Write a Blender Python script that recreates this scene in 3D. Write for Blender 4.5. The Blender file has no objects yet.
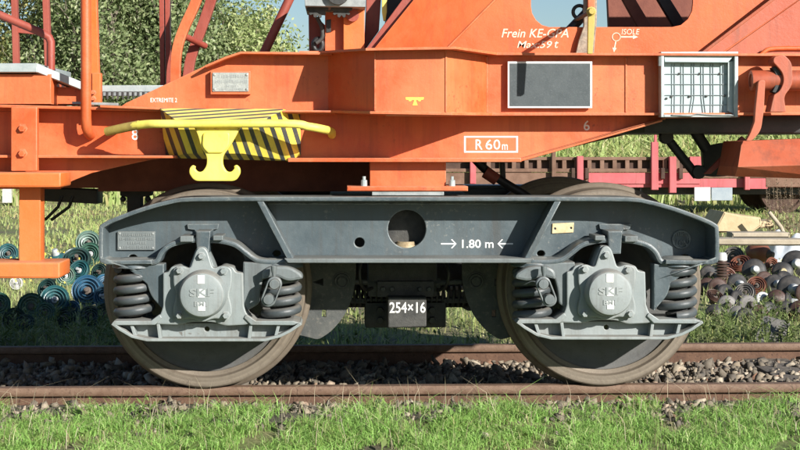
import bpy, bmesh, math, random
import numpy as np
from mathutils import Vector, Matrix

random.seed(7)
rng = np.random.default_rng(11)
S = bpy.context.scene
COL = S.collection
rad = math.radians

# ------------------------------------------------------------------ camera
YAW = rad(2.13)
FPX, HOR = 1587.0, 145.0            # focal length and horizon row in the 800 px frame
CAM = Vector((-0.30, -8.20, 1.126))
cd = bpy.data.cameras.new('camera')
cam = bpy.data.objects.new('camera', cd)
COL.objects.link(cam)
cam.location = CAM
cam.rotation_euler = (rad(90), 0, -YAW)
cd.sensor_width = 36.0
cd.lens = 36.0 * FPX / 800.0
cd.shift_y = -(225.0 - HOR) / 800.0
cd.clip_start = 0.05
cd.clip_end = 2000.0
S.camera = cam

# ------------------------------------------------------------------ light
SUN_AZ, SUN_EL = rad(39.0), rad(22.0)      # to the right of and behind the viewer
to_sun = Vector((math.sin(SUN_AZ) * math.cos(SUN_EL), -math.cos(SUN_AZ) * math.cos(SUN_EL), math.sin(SUN_EL)))
w = bpy.data.worlds.new('World')
S.world = w
w.use_nodes = True
wn = w.node_tree.nodes
bg = wn['Background']
sky = wn.new('ShaderNodeTexSky')
sky.sky_type = 'NISHITA'
sky.sun_disc = False
sky.sun_elevation = SUN_EL
sky.sun_rotation = math.atan2(to_sun.x, to_sun.y)
sky.air_density = 1.0
sky.dust_density = 0.4
sky.ozone_density = 3.5
w.node_tree.links.new(sky.outputs[0], bg.inputs[0])
bg.inputs[1].default_value = 0.060
sl = bpy.data.lights.new('sun', 'SUN')
sl.energy = 5.0
sl.angle = rad(0.53)
sl.color = (1.0, 0.96, 0.90)
so = bpy.data.objects.new('sun', sl)
COL.objects.link(so)
so.rotation_euler = to_sun.to_track_quat('Z', 'Y').to_euler()
so.location = to_sun * 30
vs = S.view_settings
vs.view_transform = 'Standard'
vs.look = 'None'
vs.exposure = 0.80
vs.gamma = 1.0
vs.use_curve_mapping = False

# ------------------------------------------------------------------ helpers
def P(px, py, Y):
    """a point of the place that lies on the vertical plane y = Y"""
    d = (px - 400.0) / FPX
    v = Vector((math.sin(YAW) + d * math.cos(YAW), math.cos(YAW) - d * math.sin(YAW), (HOR - py) / FPX))
    return CAM + v * ((Y - CAM.y) / v.y)

def GX(px, Y):
    return P(px, HOR, Y).x

def root_of(o):
    while o.parent:
        o = o.parent
    return o

def link(name, me, mat, parent=None, smooth=35.0, shift=True):
    me.materials.clear()
    me.materials.append(mat)
    if smooth:
        me.polygons.foreach_set('use_smooth', [True] * len(me.polygons))
        me.set_sharp_from_angle(angle=rad(smooth))
    o = bpy.data.objects.new(name, me)
    COL.objects.link(o)
    if parent:
        if shift:
            me.transform(Matrix.Translation(-root_of(parent).location))
        o.parent = parent
    elif shift:
        n = len(me.vertices)
        a = np.empty(n * 3)
        me.vertices.foreach_get('co', a)
        a = a.reshape(-1, 3)
        lo, hi = a.min(0), a.max(0)
        c = Vector(((lo[0] + hi[0]) / 2, (lo[1] + hi[1]) / 2, lo[2]))
        me.transform(Matrix.Translation(-c))
        o.location = c
    return o

def tag(o, label=None, cat=None, group=None, kind=None):
    if label: o['label'] = label
    if cat: o['category'] = cat
    if group: o['group'] = group
    if kind: o['kind'] = kind
    return o

def thing(name, label, cat, loc=(0, 0, 0), group=None):
    o = bpy.data.objects.new(name, None)
    o.empty_display_size = 0.1
    COL.objects.link(o)
    o.location = loc
    return tag(o, label, cat, group)

def copy_tree(o, parent=None):
    c = o.copy()
    COL.objects.link(c)
    c.parent = parent
    for ch in list(o.children):
        copy_tree(ch, c)
    return c

def area2(p):
    return sum(p[i][0] * p[(i + 1) % len(p)][1] - p[(i + 1) % len(p)][0] * p[i][1] for i in range(len(p)))

def rnd(pts, r=0.0, n=4):
    """round the corners of a closed outline; a third number on a point is its own radius"""
    out = []
    N = len(pts)
    for i, p in enumerate(pts):
        rr = p[2] if len(p) > 2 else r
        b = Vector(p[:2])
        if rr <= 0:
            out.append(tuple(b)); continue
        a, c = Vector(pts[i - 1][:2]), Vector(pts[(i + 1) % N][:2])
        u, v = (a - b), (c - b)
        m = min(rr, u.length * 0.49, v.length * 0.49)
        u.normalize(); v.normalize()
        s, e = b + u * m, b + v * m
        for k in range(n + 1):
            t = k / n
            out.append(tuple(s * (1 - t) ** 2 + b * 2 * t * (1 - t) + e * t * t))
    return out

def circ(cx, cy, r, n=24, ry=None):
    ry = ry or r
    return [(cx + r * math.cos(2 * math.pi * k / n), cy + ry * math.sin(2 * math.pi * k / n)) for k in range(n)]

def band(path, th):
    """outline of an open path thickened by th"""
    pts = [Vector(p[:2]) for p in path]
    L, R = [], []
    for i, p in enumerate(pts):
        d = Vector((0, 0))
        if i > 0: d += (p - pts[i - 1]).normalized()
        if i < len(pts) - 1: d += (pts[i + 1] - p).normalized()
        d.normalize()
        nrm = Vector((-d.y, d.x))
        k = 1.0
        if 0 < i < len(pts) - 1:
            c = (p - pts[i - 1]).normalized().dot(d)
            k = 1 / max(c, 0.5)
        L.append(tuple(p + nrm * th / 2 * k)); R.append(tuple(p - nrm * th / 2 * k))
    return L + R[::-1]

def smooth_path(pts, n=6):
    """Catmull-Rom through the points"""
    q = [Vector(p) for p in pts]
    q = [q[0] * 2 - q[1]] + q + [q[-1] * 2 - q[-2]]
    out = []
    for i in range(1, len(q) - 2):
        for k in range(n):
            t = k / n
            a, b, c, d = q[i - 1], q[i], q[i + 1], q[i + 2]
            out.append(0.5 * ((2 * b) + (c - a) * t + (2 * a - 5 * b + 4 * c - d) * t * t + (3 * b - a - 3 * c + d) * t ** 3))
    out.append(q[-2])
    return out

def curve_mesh(cu):
    o = bpy.data.objects.new('tmp', cu)
    me = bpy.data.meshes.new_from_object(o)
    bpy.data.objects.remove(o)
    return me

def prism_mesh(loops, Y, t, bev=0.003):
    """world XZ loops -> solid from y=Y back to y=Y+t, front edges eased"""
    bev = min(bev, t * 0.4)
    cu = bpy.data.curves.new('c', 'CURVE')
    cu.dimensions = '2D'
    cu.fill_mode = 'BOTH'
    cu.extrude = t / 2 - bev
    cu.bevel_depth = bev
    cu.bevel_resolution = 1
    cu.offset = -bev
    for i, lp in enumerate(loops):
        lp = list(lp)
        if (area2(lp) > 0) == (i > 0):
            lp = lp[::-1]
        sp = cu.splines.new('POLY')
        sp.points.add(len(lp) - 1)
        for k, p in enumerate(lp):
            sp.points[k].co = (p[0], p[1], 0, 1)
        sp.use_cyclic_u = True
    me = curve_mesh(cu)
    bpy.data.curves.remove(cu)
    me.transform(Matrix.Translation((0, Y + t / 2, 0)) @ Matrix.Rotation(rad(90), 4, 'X'))
    return me

def loops_at(outlines, Y, mir=False):
    res = []
    for lp in outlines:
        l = []
        for p in lp:
            v = P(p[0], p[1], Y)
            l.append((-v.x if mir else v.x, v.z))
        res.append(l)
    return res

def plate(name, outline, Y, t, mat, parent, holes=(), bev=0.003, mir=False):
    return link(name, prism_mesh(loops_at([outline] + list(holes), Y, mir), Y, t, bev), mat, parent)

def rect(x0, y0, x1, y1):
    return [(x0, y0), (x1, y0), (x1, y1), (x0, y1)]

def box_mesh(lo, hi, bev=0.003):
    bm = bmesh.new()
    bmesh.ops.create_cube(bm, size=1.0)
    for v in bm.verts:
        v.co = Vector([(lo[i] + hi[i]) / 2 + v.co[i] * (hi[i] - lo[i]) for i in range(3)])
    if bev:
        bmesh.ops.bevel(bm, geom=bm.edges[:], offset=min(bev, 0.3 * min(abs(hi[i] - lo[i]) for i in range(3))), segments=2, affect='EDGES', profile=0.6)
    me = bpy.data.meshes.new('box')
    bm.to_mesh(me); bm.free()
    return me

def box(name, lo, hi, mat, parent, bev=0.003):
    return link(name, box_mesh(lo, hi, bev), mat, parent)

def poly_mesh(verts, faces):
    me = bpy.data.meshes.new('m')
    me.from_pydata([tuple(v) for v in verts], [], faces)
    bm = bmesh.new(); bm.from_mesh(me)
    bmesh.ops.recalc_face_normals(bm, faces=bm.faces[:])
    bm.to_mesh(me); bm.free()
    return me

def slab(name, corners, t, mat, parent, bev=0.002):
    """a flat sheet of any orientation, thickened by t away from the viewer"""
    c = [Vector(p) for p in corners]
    n = (c[1] - c[0]).cross(c[2] - c[0]).normalized()
    if n.dot(CAM - c[0]) > 0: n = -n
    N = len(c)
    me = poly_mesh(c + [p + n * t for p in c], [list(range(N)), list(range(N, 2 * N))[::-1]] + [[i, (i + 1) % N, N + (i + 1) % N, N + i] for i in range(N)])
    if bev:
        bm = bmesh.new(); bm.from_mesh(me)
        bmesh.ops.bevel(bm, geom=bm.edges[:], offset=min(bev, t * .3), segments=1, affect='EDGES')
        bm.to_mesh(me); bm.free()
    return link(name, me, mat, parent)

def tube_mesh(pts, r, res=4, cyclic=False):
    cu = bpy.data.curves.new('c', 'CURVE')
    cu.dimensions = '3D'
    cu.bevel_depth = r
    cu.bevel_resolution = res
    cu.use_fill_caps = True
    sp = cu.splines.new('POLY')
    sp.points.add(len(pts) - 1)
    for k, p in enumerate(pts):
        sp.points[k].co = (p[0], p[1], p[2], 1)
    sp.use_cyclic_u = cyclic
    me = curve_mesh(cu)
    bpy.data.curves.remove(cu)
    return me

def tube(name, pts, r, mat, parent, res=4, cyclic=False):
    return link(name, tube_mesh(pts, r, res, cyclic), mat, parent, 50)

def lathe_mesh(profile, n=48, axis='Y', center=(0, 0, 0)):
    """profile of (radius, along) pairs turned about an axis"""
    vs, fs = [], []
    m = len(profile)
    for i in range(n):
        a = 2 * math.pi * i / n
        for r, h in profile:
            if axis == 'Y': p = (r * math.cos(a), h, r * math.sin(a))
            elif axis == 'X': p = (h, r * math.cos(a), r * math.sin(a))
            else: p = (r * math.cos(a), r * math.sin(a), h)
            vs.append(Vector(p) + Vector(center))
    for i in range(n):
        j = (i + 1) % n
        for k in range(m - 1):
            fs.append((i * m + k, i * m + k + 1, j * m + k + 1, j * m + k))
    me = bpy.data.meshes.new('l')
    me.from_pydata([tuple(v) for v in vs], [], fs)
    bm = bmesh.new(); bm.from_mesh(me)
    bmesh.ops.remove_doubles(bm, verts=bm.verts[:], dist=1e-5)
    bmesh.ops.recalc_face_normals(bm, faces=bm.faces[:])
    bm.to_mesh(me); bm.free()
    return me

def join(meshes):
    bm = bmesh.new()
    for m in meshes:
        bm.from_mesh(m)
        bpy.data.meshes.remove(m)
    me = bpy.data.meshes.new('j')
    bm.to_mesh(me); bm.free()
    return me

def lettering(body, x0, y0, x1, y1, Y, mat, parent, bold=0.0, shear=0.0, depth=0.0012, name='lettering'):
    """raised or painted letters filling the given field on the plane y = Y"""
    cu = bpy.data.curves.new('t', 'FONT')
    cu.body = body
    cu.extrude = 0.01
    cu.offset = bold
    cu.shear = shear
    cu.resolution_u = 3
    me = curve_mesh(cu)
    bpy.data.curves.remove(cu)
    a = np.empty(len(me.vertices) * 3)
    me.vertices.foreach_get('co', a)
    a = a.reshape(-1, 3)
    lo, hi = a.min(0), a.max(0)
    A, B = P(x0, y1, Y), P(x1, y0, Y)
    b = np.empty_like(a)
    b[:, 0] = A.x + (a[:, 0] - lo[0]) / (hi[0] - lo[0]) * (B.x - A.x)
    b[:, 2] = A.z + (a[:, 1] - lo[1]) / (hi[1] - lo[1]) * (B.z - A.z)
    b[:, 1] = Y - a[:, 2] / 0.01 * depth
    me.vertices.foreach_set('co', b.ravel())
    return link(name, me, mat, parent, 0)

def tri_mesh(verts, tris, tint=None):
    me = bpy.data.meshes.new('n')
    verts = np.ascontiguousarray(verts, dtype=np.float32)
    tris = np.ascontiguousarray(tris, dtype=np.int32)
    me.vertices.add(len(verts)); me.vertices.foreach_set('co', verts.ravel())
    me.loops.add(tris.size); me.loops.foreach_set('vertex_index', tris.ravel())
    me.polygons.add(len(tris)); me.polygons.foreach_set('loop_start', np.arange(0, tris.size, 3, dtype=np.int32))
    me.update(calc_edges=True)
    if tint is not None:
        at = me.attributes.new('tint', 'FLOAT', 'POINT')
        at.data.foreach_set('value', np.ascontiguousarray(tint, dtype=np.float32))
    return me

# ------------------------------------------------------------------ materials
def new_mat(name):
    m = bpy.data.materials.new(name)
    m.use_nodes = True
    nt = m.node_tree
    return m, nt, nt.nodes['Principled BSDF']

def nz(nt, vec, scale, detail=5, rough=0.55, dist=0.0):
    n = nt.nodes.new('ShaderNodeTexNoise')
    n.inputs['Scale'].default_value = scale
    n.inputs['Detail'].default_value = detail
    n.inputs['Roughness'].default_value = rough
    n.inputs['Distortion'].default_value = dist
    if vec: nt.links.new(vec, n.inputs['Vector'])
    return n.outputs['Fac']

def ramp(nt, fac, a, b, ca=(0, 0, 0, 1), cb=(1, 1, 1, 1)):
    r = nt.nodes.new('ShaderNodeValToRGB')
    r.color_ramp.elements[0].position = a; r.color_ramp.elements[0].color = ca
    r.color_ramp.elements[1].position = b; r.color_ramp.elements[1].color = cb
    nt.links.new(fac, r.inputs[0])
    return r.outputs[0]

def mixc(nt, fac, a, b):
    m = nt.nodes.new('ShaderNodeMix')
    m.data_type = 'RGBA'
    for sock, v in ((m.inputs[0], fac), (m.inputs[6], a), (m.inputs[7], b)):
        if isinstance(v, (int, float)): sock.default_value = v
        elif isinstance(v, tuple): sock.default_value = v if len(v) == 4 else (*v, 1)
        else: nt.links.new(v, sock)
    return m.outputs[2]

def math_n(nt, op, a, b=None):
    m = nt.nodes.new('ShaderNodeMath')
    m.operation = op
    for s, v in ((m.inputs[0], a), (m.inputs[1], b)):
        if v is None: continue
        if isinstance(v, (int, float)): s.default_value = v
        else: nt.links.new(v, s)
    return m.outputs[0]

def world_vec(nt, scale=(1, 1, 1)):
    g = nt.nodes.new('ShaderNodeNewGeometry')
    mp = nt.nodes.new('ShaderNodeMapping')
    mp.inputs['Scale'].default_value = scale
    nt.links.new(g.outputs['Position'], mp.inputs['Vector'])
    return mp.outputs[0]

def bump(nt, bs, h, strength, dist=0.01):
    b = nt.nodes.new('ShaderNodeBump')
    b.inputs['Strength'].default_value = strength
    b.inputs['Distance'].default_value = dist
    nt.links.new(h, b.inputs['Height'])
    nt.links.new(b.outputs[0], bs.inputs['Normal'])

def edge_mask(nt, radius=0.008):
    """1 along the edges of a solid, where paint rubs off"""
    bv = nt.nodes.new('ShaderNodeBevel')
    bv.samples = 3
    bv.inputs['Radius'].default_value = radius
    g = nt.nodes.new('ShaderNodeNewGeometry')
    d = nt.nodes.new('ShaderNodeVectorMath'); d.operation = 'DOT_PRODUCT'
    nt.links.new(bv.outputs[0], d.inputs[0]); nt.links.new(g.outputs['Normal'], d.inputs[1])
    return ramp(nt, math_n(nt, 'SUBTRACT', 1.0, d.outputs['Value']), .015, .12)

def paint(name, col, faded, dirt=(0.10, 0.07, 0.05), dirt_amt=0.5, rough=0.42, fade_amt=0.6, chip=None, streak=9.0, edge=None, edge_amt=.6, dust=None, dust_amt=.5, rust=(.16, .055, .025), rust_amt=.5):
    m, nt, bs = new_mat(name)
    v = world_vec(nt)
    vst = world_vec(nt, (streak, streak, 0.7))
    big = nz(nt, v, 2.3, 7, 0.62, .4)
    f1 = ramp(nt, big, 0.36, 0.66)
    c = mixc(nt, math_n(nt, 'MULTIPLY', f1, fade_amt), col, faded)
    # blotchy handling and weathering at a smaller size
    f5 = ramp(nt, nz(nt, v, 11.0, 7, 0.7, .6), 0.42, 0.72)
    c = mixc(nt, math_n(nt, 'MULTIPLY', f5, fade_amt * .45), c, faded)
    # rain streaks
    f2 = ramp(nt, nz(nt, vst, 1.6, 7, 0.72), 0.50, 0.80)
    c = mixc(nt, math_n(nt, 'MULTIPLY', f2, dirt_amt), c, dirt)
    # rust specks and runs gathered in patches
    f3 = ramp(nt, nz(nt, v, 48.0, 5, 0.65), 0.57, 0.66)
    f4 = ramp(nt, nz(nt, v, 3.4, 5, 0.6), 0.50, 0.68)
    c = mixc(nt, math_n(nt, 'MULTIPLY', math_n(nt, 'MULTIPLY', f3, f4), 0.8), c, chip or dirt)
    run = ramp(nt, nz(nt, world_vec(nt, (26, 26, 1.1)), 1.3, 6, .7), .60, .72)
    c = mixc(nt, math_n(nt, 'MULTIPLY', math_n(nt, 'MULTIPLY', run, f4), rust_amt), c, rust)
    if edge:
        e = edge_mask(nt)
        en = ramp(nt, nz(nt, v, 24.0, 5, .7), .38, .58)
        c = mixc(nt, math_n(nt, 'MULTIPLY', math_n(nt, 'MULTIPLY', e, en), edge_amt), c, edge)
    if dust:
        g = nt.nodes.new('ShaderNodeNewGeometry')
        sp = nt.nodes.new('ShaderNodeSeparateXYZ'); nt.links.new(g.outputs['Normal'], sp.inputs[0])
        up = ramp(nt, sp.outputs[2], .35, .9)
        dn = ramp(nt, nz(nt, v, 8.0, 6, .7), .2, .6)
        c = mixc(nt, math_n(nt, 'MULTIPLY', math_n(nt, 'MULTIPLY', up, dn), dust_amt), c, dust)
    nt.links.new(c, bs.inputs['Base Color'])
    rr = math_n(nt, 'ADD', math_n(nt, 'ADD', math_n(nt, 'MULTIPLY', f1, 0.16), math_n(nt, 'MULTIPLY', f5, .14)), rough)
    nt.links.new(rr, bs.inputs['Roughness'])
    h = math_n(nt, 'ADD', nz(nt, v, 34.0, 6, 0.75), math_n(nt, 'MULTIPLY', nz(nt, v, 5.0, 2, .5), 1.6))
    bump(nt, bs, h, 0.16, 0.010)
    return m

def rough_mat(name, a, b, scale=8.0, rough=0.8, metal=0.0, bmp=0.3, bscale=60.0, c=None, lo=.35, hi=.65, bdist=.01):
    m, nt, bs = new_mat(name)
    v = world_vec(nt)
    col = mixc(nt, ramp(nt, nz(nt, v, scale, 8, 0.65), lo, hi), a, b)
    if c:
        col = mixc(nt, ramp(nt, nz(nt, v, scale * 5.3, 4, 0.6), .55, .7), col, c)
    nt.links.new(col, bs.inputs['Base Color'])
    bs.inputs['Roughness'].default_value = rough
    bs.inputs['Metallic'].default_value = metal
    bump(nt, bs, nz(nt, v, bscale, 6, 0.7), bmp, bdist)
    return m

def leaf_mat(name, stops, trans=0.35, rough=0.55):
    m, nt, bs = new_mat(name)
    at = nt.nodes.new('ShaderNodeAttribute'); at.attribute_name = 'tint'
    r = nt.nodes.new('ShaderNodeValToRGB')
    els = r.color_ramp.elements
    while len(els) < len(stops): els.new(0.5)
    for e, (p, cc) in zip(els, stops):
        e.position = p; e.color = (*cc, 1)
    nt.links.new(at.outputs['Fac'], r.inputs[0])
    nt.links.new(r.outputs[0], bs.inputs['Base Color'])
    bs.inputs['Roughness'].default_value = rough
    bs.inputs['Specular IOR Level'].default_value = 0.3
    tr = nt.nodes.new('ShaderNodeBsdfTranslucent')
    nt.links.new(r.outputs[0], tr.inputs['Color'])
    mx = nt.nodes.new('ShaderNodeMixShader')
    mx.inputs[0].default_value = trans
    nt.links.new(bs.outputs[0], mx.inputs[1]); nt.links.new(tr.outputs[0], mx.inputs[2])
    nt.links.new(mx.outputs[0], nt.nodes['Material Output'].inputs[0])
    return m

def striped(name, ca, cb, period, slant, yk=0.0):
    m, nt, bs = new_mat(name)
    g = nt.nodes.new('ShaderNodeNewGeometry')
    sp = nt.nodes.new('ShaderNodeSeparateXYZ')
    nt.links.new(g.outputs['Position'], sp.inputs[0])
    ph = math_n(nt, 'ADD', sp.outputs[0], math_n(nt, 'MULTIPLY', sp.outputs[2], slant))
    ph = math_n(nt, 'ADD', ph, math_n(nt, 'MULTIPLY', sp.outputs[1], yk))
    fr = math_n(nt, 'FRACT', math_n(nt, 'DIVIDE', ph, period))
    st = ramp(nt, fr, 0.56, 0.58)
    v = world_vec(nt)
    d = ramp(nt, nz(nt, v, 14, 6, .7), .5, .75)
    c = mixc(nt, st, ca, cb)
    c = mixc(nt, math_n(nt, 'MULTIPLY', d, .45), c, (.22, .17, .09))
    nt.links.new(c, bs.inputs['Base Color'])
    bs.inputs['Roughness'].default_value = 0.5
    return m

ORANGE = paint('orange_paint', (.52, .080, .017), (.58, .162, .056), dirt=(.25, .048, .018), dirt_amt=.7, fade_amt=.95, edge=(.62, .34, .20), edge_amt=.5, dust=(.52, .33, .22))
ORANGE2 = paint('orange_plate_paint', (.54, .078, .012), (.59, .135, .034), dirt=(.25, .045, .018), dirt_amt=.7, fade_amt=.8, edge=(.6, .3, .16), edge_amt=.4)
ORANGEB = paint('bright_orange_paint', (.60, .125, .02), (.64, .19, .055), dirt=(.34, .09, .04), dirt_amt=.45, edge=(.62, .3, .16), edge_amt=.45, dust=(.5, .34, .22))
ORANGE3 = paint('dark_red_orange_paint', (.36, .062, .022), (.42, .115, .058), dirt=(.11, .05, .035), dirt_amt=.8, fade_amt=.8, edge=(.4, .2, .12))  # darker, redder orange for the right end of the wagon
REDBR = paint('red_brown_paint', (.26, .042, .025), (.34, .085, .055), dirt=(.09, .035, .025), dirt_amt=.5)
SLATE = paint('slate_grey_paint', (.046, .064, .074), (.092, .118, .125), dirt=(.062, .053, .044), dirt_amt=.75, rough=.34, fade_amt=.8, chip=(.22, .22, .20), edge=(.34, .37, .36), edge_amt=.7, dust=(.26, .25, .22), dust_amt=.7, rust=(.09, .06, .04), rust_amt=.45)
PALEG = paint('pale_grey_paint', (.185, .215, .215), (.265, .288, .28), dirt=(.095, .08, .062), dirt_amt=.8, rough=.42, fade_amt=.8, chip=(.09, .075, .06), edge=(.42, .43, .40), edge_amt=.45, dust=(.24, .21, .17), dust_amt=.6, rust=(.10, .075, .05), rust_amt=.6)
MIDG = paint('mid_grey_paint', (.105, .125, .128), (.16, .18, .178), dirt=(.05, .045, .04), dirt_amt=.75, rough=.42, fade_amt=.8, edge=(.28, .29, .27), edge_amt=.5, dust=(.2, .18, .15), rust=(.08, .06, .045))
SPRINGM = paint('spring_steel_paint', (.044, .054, .058), (.078, .09, .094), dirt=(.03, .03, .03), dirt_amt=.6, rough=.36, fade_amt=.7, dust=(.2, .18, .15), dust_amt=.6, rust=(.07, .05, .04))
DARKG = rough_mat('greasy_dark_steel', (.022, .023, .022), (.06, .058, .052), 12, .65, 0, .3, 80)
DARKBR = rough_mat('shaded_interior_paint', (.15, .042, .025), (.22, .07, .04), 9, .75, 0, .2, 60)  # interior shade put into the brown of the inner beams and bulkhead
BLACK = rough_mat('black_paint', (.012, .012, .012), (.03, .028, .026), 10, .5, 0, .1, 60)
YELLOW = paint('yellow_paint', (.76, .63, .09), (.74, .65, .19), dirt=(.35, .2, .05), dirt_amt=.4)
DIRTY = paint('dirty_yellow_paint', (.42, .31, .06), (.48, .38, .13), dirt=(.2, .13, .05), dirt_amt=.7)
HAZ = striped('hazard_stripes', (.76, .60, .08), (.05, .055, .055), .047, .30)
HAZT = striped('hazard_stripes_slanting', (.66, .54, .14), (.07, .075, .075), .20, -13.3)
WHITE = rough_mat('white_paint', (.80, .80, .78), (.66, .65, .60), 40, .55, 0, .05, 90)
CREAM = rough_mat('faded_lettering_paint', (.70, .62, .52), (.72, .45, .30), 60, .55, 0, .05, 90)
YMARK = rough_mat('yellow_marking_paint', (.82, .66, .08), (.74, .55, .10), 40, .55, 0, .05, 90)
def turned(name, cols, scale, rough, metal, streak_c, streak_amt):
    """wheel steel: fine rings about the axle with patches of rust and grime"""
    m, nt, bs = new_mat(name)
    tc = nt.nodes.new('ShaderNodeTexCoord')
    sp = nt.nodes.new('ShaderNodeSeparateXYZ'); nt.links.new(tc.outputs['Object'], sp.inputs[0])
    r = math_n(nt, 'SQRT', math_n(nt, 'ADD', math_n(nt, 'POWER', sp.outputs[0], 2.0), math_n(nt, 'POWER', sp.outputs[2], 2.0)))
    cb = nt.nodes.new('ShaderNodeCombineXYZ'); nt.links.new(r, cb.inputs[0]); nt.links.new(math_n(nt, 'MULTIPLY', sp.outputs[1], .6), cb.inputs[1])
    rings = nz(nt, cb.outputs[0], scale, 4, .6)
    v = world_vec(nt)
    blot = nz(nt, v, 6, 7, .7)
    c = mixc(nt, ramp(nt, rings, .35, .65), cols[0], cols[1])
    c = mixc(nt, ramp(nt, blot, .45, .7), c, cols[2])
    c = mixc(nt, math_n(nt, 'MULTIPLY', ramp(nt, nz(nt, v, 22, 6, .75), .5, .72), streak_amt), c, streak_c)
    nt.links.new(c, bs.inputs['Base Color'])
    bs.inputs['Roughness'].default_value = rough
    bs.inputs['Metallic'].default_value = metal
    bump(nt, bs, math_n(nt, 'ADD', rings, nz(nt, v, 70, 6, .7)), .2, .006)
    return m
TYRE = turned('rusty_wheel_rim', ((.125, .10, .075), (.225, .185, .14), (.175, .145, .11)), 90, .55, .25, (.10, .075, .055), .6)
DISC = turned('brake_dusted_wheel_disc', ((.062, .063, .062), (.095, .094, .09), (.082, .078, .07)), 16, .6, 0, (.045, .04, .035), .6)
RAILM = rough_mat('rusty_rail', (.085, .043, .025), (.135, .072, .042), 14, .85, 0, .4, 120, c=(.06, .03, .02))
RAILTOP = rough_mat('worn_rail_head', (.125, .070, .042), (.185, .115, .075), 18, .7, .0, .25, 120, c=(.09, .048, .03))
WIRE = rough_mat('grid_wire', (.17, .20, .21), (.24, .27, .27), 30, .6)
HANGM = rough_mat('dark_hanger_steel', (.045, .05, .05), (.085, .088, .082), 9, .75, 0, .3, 60, c=(.12, .115, .10))  # darker variant of the mid grey for the brake gear
GALV = rough_mat('galvanised_steel', (.32, .37, .37), (.44, .48, .47), 18, .5, .3, .1, 80)
GALVD = rough_mat('galvanised_grating', (.20, .22, .22), (.34, .36, .35), 18, .55, .3, .1, 80)
SLATEBOARD = rough_mat('slate_board', (.042, .054, .058), (.062, .075, .079), 20, .6, 0, .1, 120, c=(.075, .088, .092))
LABELBOX = rough_mat('white_label_panel', (.36, .44, .45), (.43, .50, .50), 25, .5, 0, .05, 80)
BRASS = rough_mat('dull_brass', (.52, .40, .21), (.60, .50, .32), 50, .5, .2, .1, 90)
ALU = rough_mat('cast_aluminium', (.27, .29, .27), (.38, .40, .37), 60, .55, .2, .2, 150)
# ================================================================== the bogie
bogie = thing('bogie', 'slate grey two-axle bogie under the orange wagon, with coil springs and pale axle boxes', 'bogie')

XM = GX(409, -1.12)
def MX(pts):           # mirror a pixel outline about the middle of the bogie
    return [(818 - p[0], p[1]) + tuple(p[2:]) for p in pts]

AX_L, AX_R = -0.9, 0.9
# --- side frame: web with its openings
loops = [rnd([(100, 226, 6), (119, 217, 8), (144, 207.5, 8), (168, 201, 8), (188, 198, 8), (630, 198, 8), (650, 201, 8), (674, 207.5, 8), (699, 217, 8), (718, 226, 6),
              (718, 262, 5), (666, 263), (655, 254, 5), (646, 247, 6), (631, 243, 5), (599, 243, 5), (584, 246, 6), (575, 254, 5), (572, 263),
              (246, 263), (243, 254, 5), (234, 246, 6), (219, 243, 5), (187, 243, 5), (172, 247, 6), (163, 254, 5), (152, 263), (100, 262, 5)], 0, 4)]
holes = [circ(407, 229, 19.0, 40), circ(359.5, 242.5, 5.0, 16), circ(133, 258, 4.5, 14, 3.5), circ(685, 258, 4.5, 14, 3.5), circ(277, 253.5, 4, 14, 3.2), circ(541, 253.5, 4, 14, 3.2)]
web = plate('side_frame', loops[0], -0.935, 0.05, SLATE, bogie, holes=holes, bev=.004)
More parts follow.
